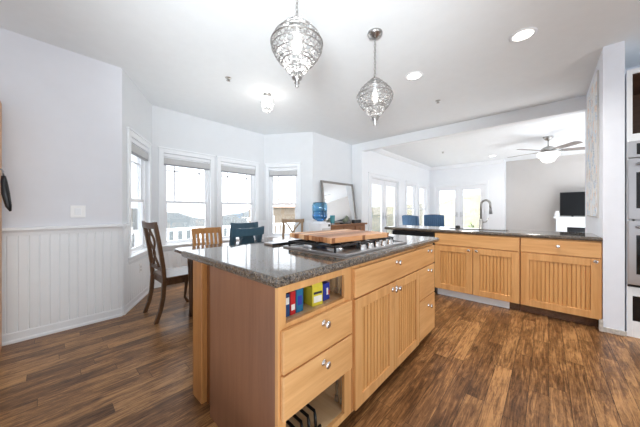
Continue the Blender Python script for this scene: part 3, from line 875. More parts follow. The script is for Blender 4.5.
m = MB(); slab(m, 3.617, 4.26, -.399, 1.905, .863, .905, hole=(3.75, 4.03, .36, 1.04))
tag(m.build('sink_countertop', M['granite']), 'polished dark granite countertop with the sink and faucet', 'countertop')
sk = thing('kitchen_sink', 'undermount steel sink in the granite counter', 'sink', (3.89, .70, .70))
m = MB(); a0, a1, b0, b1 = 3.752, 4.028, .362, 1.038
m.box(a0, a1, b0, b1, .70, .706); m.box(a0, a0 + .006, b0, b1, .706, .895); m.box(a1 - .006, a1, b0, b1, .706, .895); m.box(a0 + .006, a1 - .006, b0, b0 + .006, .706, .895); m.box(a0 + .006, a1 - .006, b1 - .006, b1, .706, .895)
m.build('basin', M['steel'], sk)
m = MB(); m.lathe((3.89, .70, .706), [(.045, 0), (.045, .003), (.03, .004), (0.001, .002)], 20); m.build('drain', M['darkst'], sk)

fc = thing('kitchen_faucet', 'gooseneck brushed steel faucet standing behind the sink', 'faucet', (4.09, .68, .905))
fx, fy = 4.09, .68
m = MB(); m.lathe((fx, fy, .905), [(.03, 0), (.03, .008), (.024, .012), (.023, .13), (.018, .14), (0.001, .14)], 20); m.build('base', M['nickel'], fc)
pts = [(fx, fy, 1.03)]
for i in range(13):
    a = PI * i / 12
    c_ = .055 * (1 - math.cos(a))
    pts.append((fx - .25 * c_, fy - c_, 1.245 + .06 * math.sin(a)))
pts += [(fx - .028, fy - .112, 1.20)]
m = MB(); m.tube(pts, .0145, 12); m.build('gooseneck', M['nickel'], fc)
m = MB(); m.tube([(fx - .028, fy - .112, 1.205), (fx - .029, fy - .114, 1.16), (fx - .031, fy - .118, 1.115)], [.013, .017, .020], 12); m.build('spray_head', M['darkst'], fc)
m = MB(); m.tube([(fx, fy - .02, 1.00), (fx - .01, fy - .06, 1.005), (fx - .015, fy - .085, 1.06)], [.008, .008, .006], 10); m.build('lever', M['nickel'], fc)
m = MB(); m.lathe((4.12, .98, .905), [(.032, 0), (.032, .02), (.022, .035), (0.001, .036)], 18)
tag(m.build('dish_scrubber', M['black']), 'small black scrubber sitting at the back of the sink counter', 'scrubber')

# ------------------------------------------------------------------ pillar art, oven tower
ar = thing('wall_art', 'tall white canvas speckled blue and orange on the pillar side', 'picture', (4.36, -.40, 1.09))
m = MB(); m.box(3.86, 4.80, -.3995, -.386, 1.09, 2.62); m.build('frame', M['blind'], ar)
m = MB(); m.box(3.872, 4.788, -.3859, -.384, 1.102, 2.608); m.build('canvas', M['mosaic'], ar)

XO = 3.635
oc = thing('oven_cabinet', 'tall white cabinet housing the wall ovens beside the pillar', 'cabinet', (3.98, -.96, 0))
y0, y1 = -1.40, -.548
m = MB(); m.box(XO + .02, 4.33, y1 - .02, y1, .0, 2.45); m.box(XO + .02, 4.33, y0, y0 + .02, .0, 2.45); m.box(XO + .02, 4.33, y0 + .02, y1 - .02, 2.43, 2.45); m.box(XO + .02, 4.33, y0 + .02, y1 - .02, 1.825, 1.85); m.box(XO + .02, 4.33, y0 + .02, y1 - .02, .40, .425)
m.build('carcass', M['trim'], oc)
m = MB(); m.box(XO, XO + .02, y1 - .035, y1, 0, 2.465); m.box(XO, XO + .02, y0, y0 + .035, 0, 2.465); m.box(XO, XO + .02, y0 + .035, y1 - .035, 2.425, 2.465); m.box(XO, XO + .02, y0 + .035, y1 - .035, 1.80, 1.87); m.box(XO, XO + .02, y0 + .035, y1 - .035, .38, .462); m.box(XO, XO + .02, y0 + .035, y1 - .035, 0, .15)
m.build('face_frame', M['trim'], oc, 0.002)
m = MB(); m.box(4.31, 4.33, y0 + .02, y1 - .02, 1.85, 2.43); m.box(XO + .03, 4.31, y1 - .026, y1 - .0205, 1.85, 2.43); m.box(XO + .03, 4.31, y0 + .0205, y0 + .026, 1.85, 2.43); m.box(XO + .03, 4.31, y0 + .026, y1 - .026, 2.42, 2.4295)
n_ = m.build('niche_lining', M['niche'], oc); n_['label'] = 'brown lined open niche'
m = MB(); m.box(XO + .005, XO + .02, y0 + .036, y1 - .036, .151, .379); v_ = m.build('vent_panel', M['blackgl'], oc); v_['label'] = 'black panel'
ov = thing('double_oven', 'stainless steel double wall oven in the tall white cabinet', 'oven', (3.95, -.96, .463))
m = MB(); m.box(XO + .021, 4.25, y0 + .05, y1 - .05, .463, 1.798); m.build('body', M['steel'], ov)
m = MB(); m.box(XO - .02, XO - .0005, y0 + .02, y1 - .004, 1.648, 1.80); cp = m.build('control_panel', M['steel'], ov, 0.004)
m = MB(); m.box(XO - .0225, XO - .0205, y0 + .06, y1 - .055, 1.675, 1.775); m.build('display', M['blackgl'], cp)
for z0, z1 in ((1.085, 1.642), (.487, 1.072)):
    m = MB(); m.box(XO - .028, XO - .0005, y0 + .02, y1 - .004, z0, z1); d = m.build('door', M['steel'], ov, 0.005)
    m = MB(); m.box(XO - .0305, XO - .0285, y0 + .08, y1 - .052, z0 + .10, z1 - .13); m.build('window', M['blackgl'], d)
    m = MB(); m.tube([(XO - .028, y1 - .06, z1 - .055), (XO - .065, y1 - .062, z1 - .055), (XO - .075, y1 - .08, z1 - .055), (XO - .075, y0 + .10, z1 - .055), (XO - .065, y0 + .08, z1 - .055), (XO - .028, y0 + .08, z1 - .055)], .013, 12); m.build('handle', M['darkst'], d)
m = MB(); m.box(XO - .01, XO - .0005, y0 + .02, y1 - .004, .465, .483); m.build('vent_grille', M['black'], ov)

# ------------------------------------------------------------------ dining furniture
tb = thing('dining_table', 'dark dining table with pale reflections standing in the window bay', 'table', (1.78, 2.62, 0))
def rrect(x0, x1, y0, y1, r, z, n=6):
    P = []
    for cx, cy, a0 in ((x1 - r, y1 - r, 0), (x0 + r, y1 - r, 90), (x0 + r, y0 + r, 180), (x1 - r, y0 + r, 270)):
        for i in range(n + 1):
            a = math.radians(a0 + 90 * i / n); P.append((cx + r * math.cos(a), cy + r * math.sin(a), z))
    return P
m = MB(); m.prism(rrect(.93, 2.63, 2.33, 3.03, .10, .722), (0, 0, .03)); m.build('table_top', M['table'], tb, 0.006)
m = MB(); m.box(1.06, 2.50, 2.40, 2.42, .64, .721); m.box(1.06, 2.50, 2.93, 2.95, .64, .721); m.box(1.06, 1.08, 2.42, 2.93, .64, .721); m.box(2.48, 2.50, 2.42, 2.93, .64, .721); m.build('apron', M['dkwood'], tb)
for lx in (1.095, 2.465):
    for ly in (2.43, 2.915):
        m = MB(); m.tube([(lx, ly, .72), (lx, ly, .60), (lx, ly, .50), (lx, ly, .30), (lx, ly, .10), (lx, ly, 0)], [.045, .042, .036, .03, .024, .03], 12); m.build('leg', M['dkwood'], tb)

def chair(name, label, loc, rz, style, mats, group=None, hgt=1.0, w=.44, d=.43):
    """local: the chair faces +x, origin on the floor under the seat centre"""
    t = thing(name, label, 'chair', loc, rz, group); X = WM[t.name]
    mf, ms = mats; hs = .455; lean = .085
    xb = -d / 2
    m = MB(X)
    sp = rrect(xb, d / 2 + .01, -w / 2 - .005, w / 2 + .005, .045, hs - .028)
    m.prism(sp, (0, 0, .030)); m.build('seat', ms, t, 0.008)
    m = MB(X)
    for s_ in (-1, 1): m.box(xb + .02, d / 2 - .03, s_ * (w / 2 - .025) - .01, s_ * (w / 2 - .025) + .01, hs - .085, hs - .029)
    m.box(d / 2 - .05, d / 2 - .03, -w / 2 + .03, w / 2 - .03, hs - .085, hs - .029); m.box(xb + .01, xb + .03, -w / 2 + .03, w / 2 - .03, hs - .085, hs - .029)
    m.build('seat_apron', mf, t)
    def xback(z): return xb - lean * max(0, (z - hs) / (hgt - hs)) ** 1.3
    def bar(mb, pts, hw, hd):   # rectangular section along points in the xz plane offset in y
        for (x0, y0, z0), (x1, y1, z1) in zip(pts, pts[1:]):
            mb.prism([(x0 - hd, y0 - hw, z0), (x0 + hd, y0 - hw, z0), (x0 + hd, y0 + hw, z0), (x0 - hd, y0 + hw, z0)], (x1 - x0, y1 - y0, z1 - z0))
    for s_ in (-1, 1):
        m = MB(X); yy = s_ * (w / 2 - .02)
        zz = [0, .12, .25, hs - .03, hs + .1, .68, .84, hgt - .015]
        xs = [xb - .075, xb - .035, xb - .01, xb, xback(hs + .1), xback(.68), xback(.84), xback(hgt - .015)]
        bar(m, [(x, yy, z) for x, z in zip(xs, zz)], .019, .019); m.build('back_post', mf, t, 0.003)
        m = MB(X)
        if style == 'splat_dark':
            m.tube([(d / 2 - .03, yy, hs - .03), (d / 2 - .01, yy, hs - .12), (d / 2 - .015, yy, .2), (d / 2 - .03, yy, .07), (d / 2 - .005, yy, .02), (d / 2 + .012, yy, 0)], [.024, .026, .018, .014, .018, .022], 10)
        else:
            bar(m, [(d / 2 - .03, yy, hs - .03), (d / 2 - .03, yy, 0)], .019, .019)
        m.build('leg', mf, t, 0.002 if style != 'splat_dark' else 0)
    # top rail, slightly bowed
    rh = {'slat': .075, 'splat_dark': .06, 'splat': .075, 'x': .055}[style]
    m = MB(X); n = 8; yl = w / 2 + (.012 if style != 'slat' else 0.0)
    for i in range(n):
        y0 = -yl + 2 * yl * i / n; y1 = -yl + 2 * yl * (i + 1) / n
        q = lambda y: -.022 * (1 - (y / yl) ** 2)
        e = lambda y: (.012 * (abs(y) / yl) ** 3 if style in ('splat', 'splat_dark', 'x') else 0)
        x0, x1 = xback(hgt - .02) + q(y0), xback(hgt - .02) + q(y1)
        z0, z1 = hgt - rh, hgt
        m.add([(x0 - .013, y0, z0), (x0 + .015, y0, z0), (x0 + .009, y0, z1 + e(y0)), (x0 - .019, y0, z1 + e(y0)),
               (x1 - .013, y1, z0), (x1 + .015, y1, z0), (x1 + .009, y1, z1 + e(y1)), (x1 - .019, y1, z1 + e(y1))],
              [(0, 1, 2, 3), (7, 6, 5, 4), (0, 4, 5, 1), (1, 5, 6, 2), (2, 6, 7, 3), (3, 7, 4, 0)])
    m.build('top_rail', mf, t)
    zt = hgt - rh
    if style == 'slat':
        m = MB(X); bar(m, [(xback(.58), -w / 2 + .03, .575), (xback(.58), w / 2 - .03, .575)], .0, .0) if False else m.box(xback(.58) - .012, xback(.58) + .012, -w / 2 + .03, w / 2 - .03, .56, .60)
        m.build('lower_rail', mf, t)
        for i in range(5):
            yy = (-2 + i) * (w - .10) / 5
            m = MB(X); bar(m, [(xback(.6), yy, .595), (xback(.78) - .012, yy, .78), (xback(zt) - .014, yy, zt + .005)], .016, .006); m.build('slat', mf, t)
    elif style == 'splat':
        m = MB(X); m.box(xback(.58) - .012, xback(.58) + .012, -w / 2 + .03, w / 2 - .03, .55, .59); m.build('lower_rail', mf, t)
        m = MB(X); zz = [.585, .66, .74, .82, .88, zt + .005]; ww = [.05, .06, .085, .098, .075, .055]
        P = [(xback(z) - .012, hw, z) for z, hw in zip(zz, ww)]
        for (x0, h0, z0), (x1, h1, z1) in zip(P, P[1:]):
            m.add([(x0 - .008, -h0, z0), (x0 + .008, -h0, z0), (x0 + .008, h0, z0), (x0 - .008, h0, z0), (x1 - .008, -h1, z1), (x1 + .008, -h1, z1), (x1 + .008, h1, z1), (x1 - .008, h1, z1)],
                  [(3, 2, 1, 0), (4, 5, 6, 7), (0, 1, 5, 4), (1, 2, 6, 5), (2, 3, 7, 6), (3, 0, 4, 7)])
        m.build('back_splat', mf, t)
        m = MB(X); m.box(xback(.80) - .012, xback(.80) + .010, -w / 2 + .03, -.09, .80, .825); m.box(xback(.80) - .012, xback(.80) + .010, .09, w / 2 - .03, .80, .825); m.build('cross_rail', mf, t)
    elif style == 'x':
        m = MB(X); m.box(xback(.55) - .012, xback(.55) + .012, -w / 2 + .03, w / 2 - .03, .53, .56); m.build('lower_rail', mf, t)
        for s_ in (-1, 1):
            m = MB(X)
            pts = []
            for i in range(9):
                k = i / 8; yy = s_ * (w / 2 - .05) * (1 - 2 * k); z = .55 + (zt - .545) * k
                yy *= (abs(1 - 2 * k)) ** .4 if abs(1 - 2 * k) > 0 else 1
                pts.append((xback(z) - .008 + .006 * s_, yy, z))
            bar(m, pts, .015, .006); m.build('cross_brace', mf, t)
    else:
        m = MB(X); m.box(xback(.54) - .012, xback(.54) + .012, -w / 2 + .03, w / 2 - .03, .52, .56); m.build('lower_rail', mf, t)
        for s_ in (-1, 1):
            m = MB(X); pts = []
            for i in range(15):
                k = i / 14; z = .555 + (zt - .55) * k
                yy = s_ * (.055 + .055 * math.cos(2 * PI * k * 1.5))
                pts.append((xback(z) - .008 + .004 * s_, yy, z))
            m.tube(pts, .012, 8); m.build('interlaced_splat', mf, t)
    return t
chair('dining_chair', 'dark brown wooden chair with openwork back beside the wainscot', (1.035, 3.19, 0), 0.0, 'splat_dark', (M['dkwood'], M['dkwood']), hgt=1.035, w=.46, d=.38)
chair('dining_chair', 'honey oak chair with vertical slats behind the table', (1.455, 3.10, 0), -PI / 2 - .05, 'slat', (M['oak'], M['oak']), hgt=.93, w=.38)
bc = chair('dining_chair', 'teal blue splat-back chair between island and table, nearer of the pair', (1.35, 2.54, 0), PI / 2 + .12, 'splat', (M['teal'], M['seatw']), 'teal blue dining chairs', hgt=.985, w=.38)
dup(bc, (1.88, 2.88, 0), -PI / 2 - .10, 'teal blue splat-back chair across the table, partly behind its twin', 'teal blue dining chairs')
chair('dining_chair', 'weathered wooden X-back chair standing left of the water cooler', (2.80, 3.22, 0), math.radians(-140), 'x', (M['rustic'], M['rustic']), hgt=1.0, w=.38)

# ------------------------------------------------------------------ sideboard, mirror, water cooler
sb = thing('sideboard', 'brown wooden sideboard standing against the dining wall', 'sideboard', (4.28, 3.25, 0))
m = MB(); m.box(3.62, 4.96, 3.04, 3.455, .845, .88); m.build('top', M['side'], sb, 0.005)
m = MB(); m.box(3.66, 4.92, 3.08, 3.45, .12, .844); m.build('body', M['side'], sb, 0.003)
for i in range(3):
    xa = 3.69 + i * .41
    m = MB(); m.box(xa, xa + .385, 3.06, 3.079, .68, .825); d = m.build('drawer', M['side'], sb, 0.004)
    m = MB(); m.ball((xa + .19, 3.05, .755), .014); m.build('knob', M['darkst'], d)
    m = MB(); m.box(xa, xa + .385, 3.06, 3.079, .16, .66); d = m.build('door', M['side'], sb, 0.004)
    m = MB(); m.ball((xa + .34, 3.05, .45), .014); m.build('knob', M['darkst'], d)
for lx in (3.70, 4.88):
    for ly in (3.12, 3.41):
        m = MB(); m.box(lx - .03, lx + .03, ly - .03, ly + .03, 0, .119); m.build('leg', M['side'], sb)

# leaning mirror
mi = thing('wall_mirror', 'large pewter framed mirror leaning on the sideboard', 'mirror', (4.39, 3.37, .88))
tilt = math.atan2(.105, .90)
Mm = Matrix.Translation((3.83, 3.345, .884)) @ Matrix.Rotation(-tilt, 4, 'X')
wm, hm, fr = 1.13, .905, .045
m = MB(Mm); m.box(0, fr, -.015, .02, 0, hm); m.box(wm - fr, wm, -.015, .02, 0, hm); m.box(fr, wm - fr, -.015, .02, 0, fr); m.box(fr, wm - fr, -.015, .02, hm - fr, hm)
m.build('frame', M['pewter'], mi, 0.004)
m = MB(Mm); m.box(fr, wm - fr, 0, .006, fr, hm - fr); m.build('mirror_glass', M['mirror'], mi)
m = MB(Mm); m.box(fr, wm - fr, .008, .018, fr, hm - fr); m.build('backing', M['side'], mi)

cu = thing('tumbler', 'teal tumbler standing on the sideboard before the mirror', 'cup', (3.80, 3.12, .88))
m = MB(); m.lathe((3.80, 3.12, .88), [(.038, 0.001), (.05, .14), (.05, .185), (.045, .185), (.035, .01), (.001, .01)], 20); m.build('body', M['tealg'], cu)
m = MB(); m.lathe((3.80, 3.12, .88), [(.0385, .0), (.042, .03), (.041, .031)], 20); m.build('base_ring', M['darkst'], cu)
st = thing('stone_ornament', 'grey green rock ornament on the sideboard', 'ornament', (4.23, 3.12, .88))
m = MB(); m.box(4.10, 4.36, 3.07, 3.17, .8805, .905); m.build('stand', M['black'], st, 0.004)
m = MB(); m.ball((4.20, 3.12, .955), .065, .045, .05, 7, 5); m.ball((4.27, 3.12, .98), .05, .04, .075, 7, 5); m.build('stone', flat('grey_green_stone', (120, 128, 112), .7), st)
m = MB(); m.prism(rrect(4.52, 4.78, 3.08, 3.18, .03, .8805), (0, 0, .075))
tag(m.build('speaker_box', M['black'], None, 0.012), 'small black box at the right end of the sideboard', 'box')

wc = thing('water_cooler', 'white water cooler carrying a blue bottle by the wall corner', 'water cooler', (3.34, 3.04, 0))
m = MB(); m.prism(rrect(3.195, 3.485, 2.89, 3.19, .03, .01), (0, 0, .93)); m.build('body', M['vinyl'], wc, 0.01)
m = MB(); m.box(3.24, 3.44, 2.878, 2.889, .62, .85); m.build('dispenser_recess', M['blind'], wc)
for xx in (3.30, 3.38):
    m = MB(); m.cyl((xx, 2.877, .80), (xx, 2.845, .80), .012, seg=10); m.cyl((xx, 2.85, .80), (xx, 2.85, .77), .008, seg=10); m.build('tap', M['vinyl'], wc)
m = MB(); m.box(3.40, 3.45, 2.884, 2.8895, .875, .915); m.build('badge', M['black'], wc)
m = MB(); m.lathe((3.34, 3.04, .94), [(.12, .0), (.12, .02), (.06, .03), (.055, .03)], 24); m.build('collar', M['vinyl'], wc)
m = MB(); m.lathe((3.34, 3.04, .955), [(.035, .0), (.05, .02), (.128, .065), (.136, .09), (.136, .15), (.130, .16), (.130, .185), (.136, .195), (.136, .30), (.120, .345), (.09, .355), (.001, .355)], 28); bt = m.build('bottle', M['aqua'], wc)
m = MB(); m.lathe((3.34, 3.04, .957), [(.03, .005), (.122, .066), (.130, .09), (.130, .20), (.001, .20)], 28); m.build('water', M['water'], bt)

# ------------------------------------------------------------------ living room things
def tufted(label, x, y, rz, first=None):
    t = thing('tufted_chair', label, 'chair', (x, y, 0), rz, 'blue tufted chairs'); X = WM[t.name]
    m = MB(X); m.prism(rrect(-.26, .26, -.27, .27, .06, .40), (0, 0, .11)); m.build('seat', M['blue_fab'], t, 0.03)
    m = MB(X)
    for i in range(10):
        a0 = -.29 + .058 * i; a1 = a0 + .058
        q = lambda y: .05 * (y / .29) ** 2
        m.add([(-.30 + q(a0), a0, .45), (-.21 + q(a0), a0, .45), (-.27 + q(a0), a0, 1.03 - .5 * q(a0)), (-.36 + q(a0), a0, 1.03 - .5 * q(a0)),
               (-.30 + q(a1), a1, .45), (-.21 + q(a1), a1, .45), (-.27 + q(a1), a1, 1.03 - .5 * q(a1)), (-.36 + q(a1), a1, 1.03 - .5 * q(a1))],
              [(0, 1, 2, 3), (7, 6, 5, 4), (0, 4, 5, 1), (1, 5, 6, 2), (2, 6, 7, 3), (3, 7, 4, 0)], 0, True)
    bk = m.build('backrest', M['blue_fab'], t)
    for r_ in range(3):
        for c_ in range(4):
            yy = -.19 + .125 * c_ + (.0 if r_ % 2 else .0); z = .62 + r_ * .14
            m = MB(X); m.ball((-.212 - .06 * (z - .45) / .58 + .05 * (yy / .29) ** 2, yy, z), .012, nu=8, nv=5); m.build('button', M['teal'], bk)
    for sx in (-1, 1):
        for sy in (-1, 1):
            m = MB(X); m.tube([(sx * .22, sy * .22, .40), (sx * .235, sy * .235, 0)], [.025, .016], 8); m.build('leg', M['dkwood'], t)
    return t
tufted('blue tufted chair turned sideways near the living room side windows', 7.02, 2.68, math.radians(-28))
tufted('blue tufted chair with its buttoned back before the glazed end door', 7.98, 2.52, math.radians(205))

fp = thing('fireplace', 'white fireplace mantel with a dark glass firebox under the television', 'fireplace', (9.85, -.95, 0))
fy0, fy1 = -1.85, -.14
m = MB(); m.box(9.60, 10.095, fy0, fy1, .935, .985); m.build('mantel_shelf', M['trim'], fp, 0.006)
m = MB(); m.box(9.68, 10.095, fy0 + .08, fy1 - .05, .70, .934); m.build('frieze', M['trim'], fp, 0.004)
for a, b in ((fy0 + .08, fy0 + .36), (fy1 - .27, fy1 - .05)):
    m = MB(); m.box(9.66, 10.095, a, b, 0, .699); m.build('pilaster', M['trim'], fp, 0.006)
m = MB(); m.box(9.78, 10.0, fy0 + .361, fy1 - .271, .03, .695); m.build('firebox', M['blackgl'], fp)
m = MB(); m.box(9.5, 10.095, fy0, fy1, 0, .029); m.build('hearth', M['trim'], fp)

tv = thing('television', 'black flat television standing on the white mantel', 'television', (9.80, -.95, .985))
ty0, ty1 = -1.42, -.27
m = MB(); m.box(9.79, 9.83, ty0, ty1, 1.015, 1.665); m.build('casing', M['black'], tv, 0.004)
m = MB(); m.box(9.786, 9.7895, ty0 + .012, ty1 - .012, 1.03, 1.653); m.build('screen', M['screen'], tv)
for yy in (ty0 + .25, ty1 - .25):
    m = MB(); m.box(9.72, 9.90, yy - .02, yy + .02, .986, .996); m.box(9.80, 9.82, yy - .02, yy + .02, .996, 1.015); m.build('foot', M['black'], tv)
m = MB(); m.lathe((9.72, -.21, .985), [(.05, 0), (.055, .05), (.05, .10), (.035, .14), (.04, .16), (.03, .16), (.001, .1)], 18)
tag(m.build('mantel_vase', M['plate']), 'small white vase at the end of the mantel', 'vase')

# ceiling fan
FX, FY = 7.28, -.02
fn = thing('ceiling_fan', 'brushed nickel ceiling fan with lit bowl in the living room', 'ceiling fan', (FX, FY, 2.35))
m = MB(); m.lathe((FX, FY, H), [(.085, 0), (.085, -.02), (.05, -.07), (.02, -.08), (.001, -.08)], 24); m.build('canopy', M['nickel'], fn)
m = MB(); m.cyl((FX, FY, H - .07), (FX, FY, 2.54), .013, seg=12); m.build('downrod', M['nickel'], fn)
m = MB(); m.lathe((FX, FY, 2.54), [(.02, 0.0), (.06, -.01), (.12, -.05), (.125, -.10), (.09, -.125), (.07, -.13), (.001, -.13)], 28); m.build('motor_housing', M['nickel'], fn)
for k in range(5):
    a = math.radians(143 + 72 * k)
    R_ = Matrix.Translation((FX, FY, 2.435)) @ Matrix.Rotation(a, 4, 'Z') @ Matrix.Rotation(math.radians(-11), 4, 'X')
    m = MB(R_); m.prism([(.20, -.055, 0), (.30, -.065, 0), (.70, -.075, 0), (.745, -.06, 0), (.76, 0, 0), (.745, .06, 0), (.70, .075, 0), (.30, .065, 0), (.20, .055, 0)], (0, 0, .008)); b_ = m.build('blade', M['blade'], fn)
    m = MB(R_); m.prism([(.09, -.02, -.006), (.24, -.035, -.006), (.28, 0, -.006), (.24, .035, -.006), (.09, .02, -.006)], (0, 0, .005)); m.build('blade_arm', M['nickel'], b_)
m = MB(); m.lathe((FX, FY, 2.405), [(.17, 0), (.19, -.025), (.185, -.075), (.135, -.12), (.13, -.14), (.10, -.19), (.05, -.215), (.001, -.22)], 28); m.build('glass_bowl', M['bowl'], fn)
m = MB(); m.lathe((FX, FY, 2.41), [(.08, .0), (.166, -.004), (.166, -.012), (.08, -.012)], 28); m.build('fitter', M['nickel'], fn)

# ------------------------------------------------------------------ ceiling lights
def downlight(label, x, y, power):
    t = thing('recessed_light', label, 'ceiling light', (x, y, H - .006), 0, 'recessed ceiling lights')
    m = MB(); m.lathe((x, y, H), [(.10, 0), (.10, -.004), (.078, -.006), (.075, -.001)], 28); m.build('trim_ring', M['vinyl'], t)
    m = MB(); m.lathe((x, y, H - .001), [(.076, 0), (.070, -.003), (.001, -.003)], 28); m.build('lens', M['led'], t)
    d = bpy.data.lights.new('downlight', 'SPOT'); d.energy = power; d.spot_size = math.radians(150); d.spot_blend = 1; d.shadow_soft_size = .08; d.color = (1, .95, .88)
    o = bpy.data.objects.new('downlight', d); COL.objects.link(o); o.location = (x, y, H - .03)
downlight('recessed ceiling light nearest the white pillar', 2.89, .16, 85)
downlight('recessed ceiling light between the far pendant and the beam', 2.915, 1.156, 70)
for x, y in ((7.3, 1.2), (8.4, 1.55)):
    pass
downlight('recessed living room ceiling light near the end wall', 8.75, 1.17, 30)

def sprinkler(label, x, y):
    m = MB(); m.lathe((x, y, H), [(.035, 0), (.035, -.004), (.014, -.008), (.012, -.03), (.022, -.032), (.022, -.035), (.001, -.036)], 16)
    tag(m.build('ceiling_sprinkler', M['nickel']), label, 'sprinkler', 'ceiling sprinklers')
sprinkler('small ceiling sprinkler nearest the left wall', 1.47, 2.81)
sprinkler('small ceiling sprinkler just before the beam', 3.80, 1.16)
sprinkler('small ceiling sprinkler beyond the beam in the living room', 7.26, 2.09)

def bead_band(c, r, n, h):
    """one ring of faceted beads strung edge to edge"""
    m = MB(); vs = []; fs = []; K = 2 * n
    for k in range(K):
        a = PI * k / n; ca, sa = math.cos(a), math.sin(a)
        big = k % 2 == 0
        for rr, dz in ((r, h if big else h * .35), (r + (.011 if big else .002), 0), (r, -h if big else -h * .35), (r - (.011 if big else .002), 0)):
            vs.append((c[0] + rr * ca, c[1] + rr * sa, c[2] + dz))
    for k in range(K):
        l = (k + 1) % K
        for i in range(4):
            j = (i + 1) % 4
            fs.append((k * 4 + i, k * 4 + j, l * 4 + j, l * 4 + i))
    return m.add(vs, fs)
def pendant(label, x, y, zb, bulb, power):
    """onion shaped crystal cage hung on a chain; zb = bottom of the finial"""
    t = thing('pendant_lamp', label, 'pendant lamp', (x, y, zb), 0, 'crystal pendants over the island')
    zt = zb + .42
    m = MB(); m.lathe((x, y, H), [(.066, 0), (.066, -.012), (.058, -.026), (.03, -.034), (.012, -.05), (.001, -.05)], 24); m.build('canopy', M['lampmet'], t)
    m = MB(); z = H - .045; i = 0
    while z > zt + .012:
        pts = []
        for k in range(10):
            a = 2 * PI * k / 10; q = .0085 * math.cos(a); w = .017 * math.sin(a)
            pts.append((x + (q if i % 2 else 0), y + (0 if i % 2 else q), z - .015 + w))
        m.tube(pts, .003, 5, closed=True); z -= .026; i += 1
    m.build('chain', M['lampmet'], t)
    # cage radius by height fraction (1 = top)
    prof = [(1.0, .020), (.95, .050), (.84, .100), (.74, .137), (.64, .157), (.56, .152), (.47, .132), (.39, .108), (.375, .088), (.34, .084), (.27, .066), (.20, .036), (.15, .024)]
    zz = lambda f: zb + f * .42
    m = MB()
    for f, r in prof:
        if f in (.95, .84, .74, .64, .56, .47, .39, .375, .27, .20):
            m.tube([(x + r * math.cos(2 * PI * k / 28), y + r * math.sin(2 * PI * k / 28), zz(f)) for k in range(28)], .0034 if f not in (.64, .375) else .0050, 6, closed=True)
    for k in range(16):
        a = 2 * PI * k / 16
        m.tube([(x + r * math.cos(a), y + r * math.sin(a), zz(f)) for f, r in prof], .0026, 5)
    m.build('cage', M['lampmet'], t)
    m = MB(); m.lathe((x, y, zz(.94)), [(.05, 0), (.045, .016), (.02, .026), (.012, .04), (.001, .04)], 20); m.build('crown', M['lampmet'], t)
    m = MB(); m.lathe((x, y, zz(.0)), [(.001, .0), (.012, .010), (.006, .022), (.018, .032), (.010, .044), (.030, .056), (.032, .064), (.001, .068)], 16); m.build('finial', M['lampmet'], t)
    for f, r, n, h in ((.895, .070, 12, .019), (.79, .114, 16, .018), (.69, .142, 18, .018), (.60, .149, 18, .014), (.515, .136, 18, .016), (.43, .115, 16, .014), (.315, .072, 14, .018), (.235, .048, 12, .012)):
        bead_band((x, y, zz(f)), r, n, h).build('crystal_band', M['crystal'], t)
    m = MB(); m.cyl((x, y, zz(.92)), (x, y, zz(.74)), .014, seg=12); m.build('socket', M['vinyl'], t)
    m = MB(); m.ball((x, y, zz(.62)), .030, .030, .045); m.build('bulb', bulb, t)
    if power:
        d = bpy.data.lights.new('pendant_light', 'POINT'); d.energy = power; d.shadow_soft_size = .05; d.color = (1, .97, .93)
        o = bpy.data.objects.new('pendant_light', d); COL.objects.link(o); o.location = (x, y, zz(.5))
    return t
pendant('brightly lit crystal pendant lamp over the near half of the island', 1.038, 1.133, 1.915, M['bulb'], 2.5)
pendant('dimmer grey crystal pendant lamp over the far half of the island', 1.974, 1.132, 1.915, M['bulb_dim'], 0.6)

ch = thing('crystal_ceiling_light', 'small lit crystal light under the ceiling before the window bay', 'ceiling light', (2.03, 2.81, 2.48))
m = MB(); m.lathe((2.03, 2.81, H), [(.055, 0), (.055, -.015), (.02, -.03), (.008, -.06), (.001, -.06)], 20); m.build('canopy', M['nickel'], ch)
m = MB()
for f, r in ((-.06, .085), (-.20, .07)):
    m.tube([(2.03 + r * math.cos(2 * PI * k / 20), 2.81 + r * math.sin(2 * PI * k / 20), H + f) for k in range(20)], .004, 6, closed=True)
for k in range(4):
    a = PI / 2 * k; m.tube([(2.03, 2.81, H - .05), (2.03 + .085 * math.cos(a), 2.81 + .085 * math.sin(a), H - .06), (2.03 + .07 * math.cos(a), 2.81 + .07 * math.sin(a), H - .20)], .003, 5)
m.build('frame', M['vinyl'], ch)
for f, r, n in ((-.085, .084, 12), (-.13, .080, 12), (-.175, .072, 11), (-.22, .045, 8)):
    bead_band((2.03, 2.81, H + f), r, n, .021).build('crystal_band', M['crystal'], ch)
m = MB(); m.ball((2.03, 2.81, H - .13), .028, .028, .04); m.build('bulb', M['bulb'], ch)
d = bpy.data.lights.new('bay_light', 'POINT'); d.energy = 3.0; d.shadow_soft_size = .06; d.color = (1, .95, .88)
o = bpy.data.objects.new('bay_light', d); COL.objects.link(o); o.location = (2.03, 2.81, H - .16)

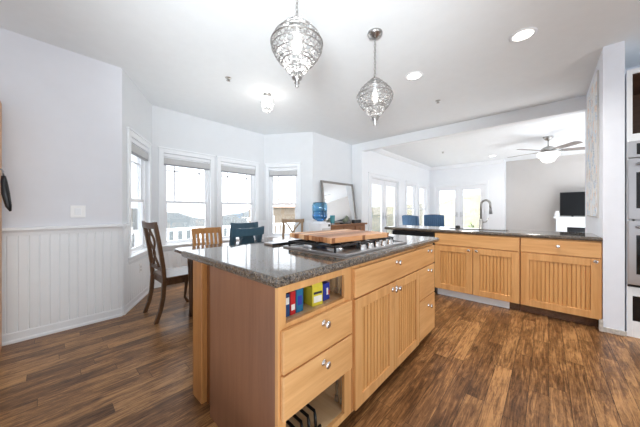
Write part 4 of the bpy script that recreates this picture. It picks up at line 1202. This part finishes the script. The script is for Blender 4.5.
# ------------------------------------------------------------------ small things on the left wall
sw = thing('light_switch', 'white square light switch on the left wall above the chair rail', 'light switch', (.225, YL, 1.10))
m = MB(); m.box(.170, .280, YL - .007, YL - .0005, 1.095, 1.215); m.build('plate', M['plate'], sw, 0.002)
for xx in (.225,):
    m = MB(); m.box(xx - .024, xx + .024, YL - .012, YL - .0072, 1.122, 1.188); m.build('rocker', M['vinyl'], sw, 0.002)
Mx, _ = wall_frame(P0, P1)
ot = thing('wall_outlet', 'white outlet low on the bay wall behind the dark chair', 'outlet', Mx @ Vector((.50, 0, .38)))
m = MB(Mx); m.box(.465, .535, -.021, -.0145, .36, .475); m.build('plate', M['plate'], ot, 0.002)
for zz in (.39, .43):
    m = MB(Mx); m.box(.485, .515, -.0235, -.0212, zz - .012, zz + .014); m.build('socket', M['blind'], ot)

bs = thing('bookshelf', 'tall pale wooden shelf unit at the left edge against the wall', 'shelf', (-.72, 3.30, 0))
x0, x1, ya, yb = -1.10, -.245, 3.20, 3.44
m = MB(); m.box(x1 - .02, x1, ya, yb, 0, 2.07); m.build('side_panel', M['shelfw'], bs)
m = MB(); m.box(x0, x0 + .02, ya, yb, 0, 2.07); m.build('side_panel', M['shelfw'], bs)
for z in (.06, .40, .76, 1.10, 1.42, 1.72, 2.05):
    m = MB(); m.box(x0 + .021, x1 - .021, ya, yb - .01, z, z + .02); m.build('shelf', M['shelfw'], bs)
m = MB(); m.box(x0 + .021, x1 - .021, yb - .009, yb, .06, 2.07); m.build('back_panel', M['shelfw'], bs)
um = thing('folded_umbrella', 'black folded umbrella hanging on the side of the shelf', 'umbrella', (-.213, 3.17, 1.15))
m = MB(); m.tube([(-.218, 3.17, 1.44), (-.216, 3.17, 1.40), (-.208, 3.17, 1.30), (-.193, 3.17, 1.20), (-.183, 3.17, 1.16)], [.012, .018, .024, .018, .006], 10); m.build('canopy', M['black'], um)
m = MB(); m.tube([(-.218, 3.17, 1.44), (-.220, 3.17, 1.475), (-.228, 3.17, 1.49), (-.240, 3.17, 1.485)], .005, 8); m.build('handle', M['darkst'], um)
for z, lb, mt in ((.40, 'black storage box low in the left shelf unit', M['black']), (.76, 'dark grey storage box in the middle of the left shelf unit', flat('storage_grey', (70, 72, 78)))):
    b_ = thing('storage_box', lb, 'box', (-.47, 3.31, z + .02), 0, 'boxes in the shelf')
    m = MB(); m.box(-.68, -.275, 3.21, 3.42, z + .0205, z + .18); m.build('body', mt, b_, 0.006)
    m = MB(); m.box(-.685, -.27, 3.205, 3.425, z + .181, z + .205); m.build('lid', mt, b_, 0.004)
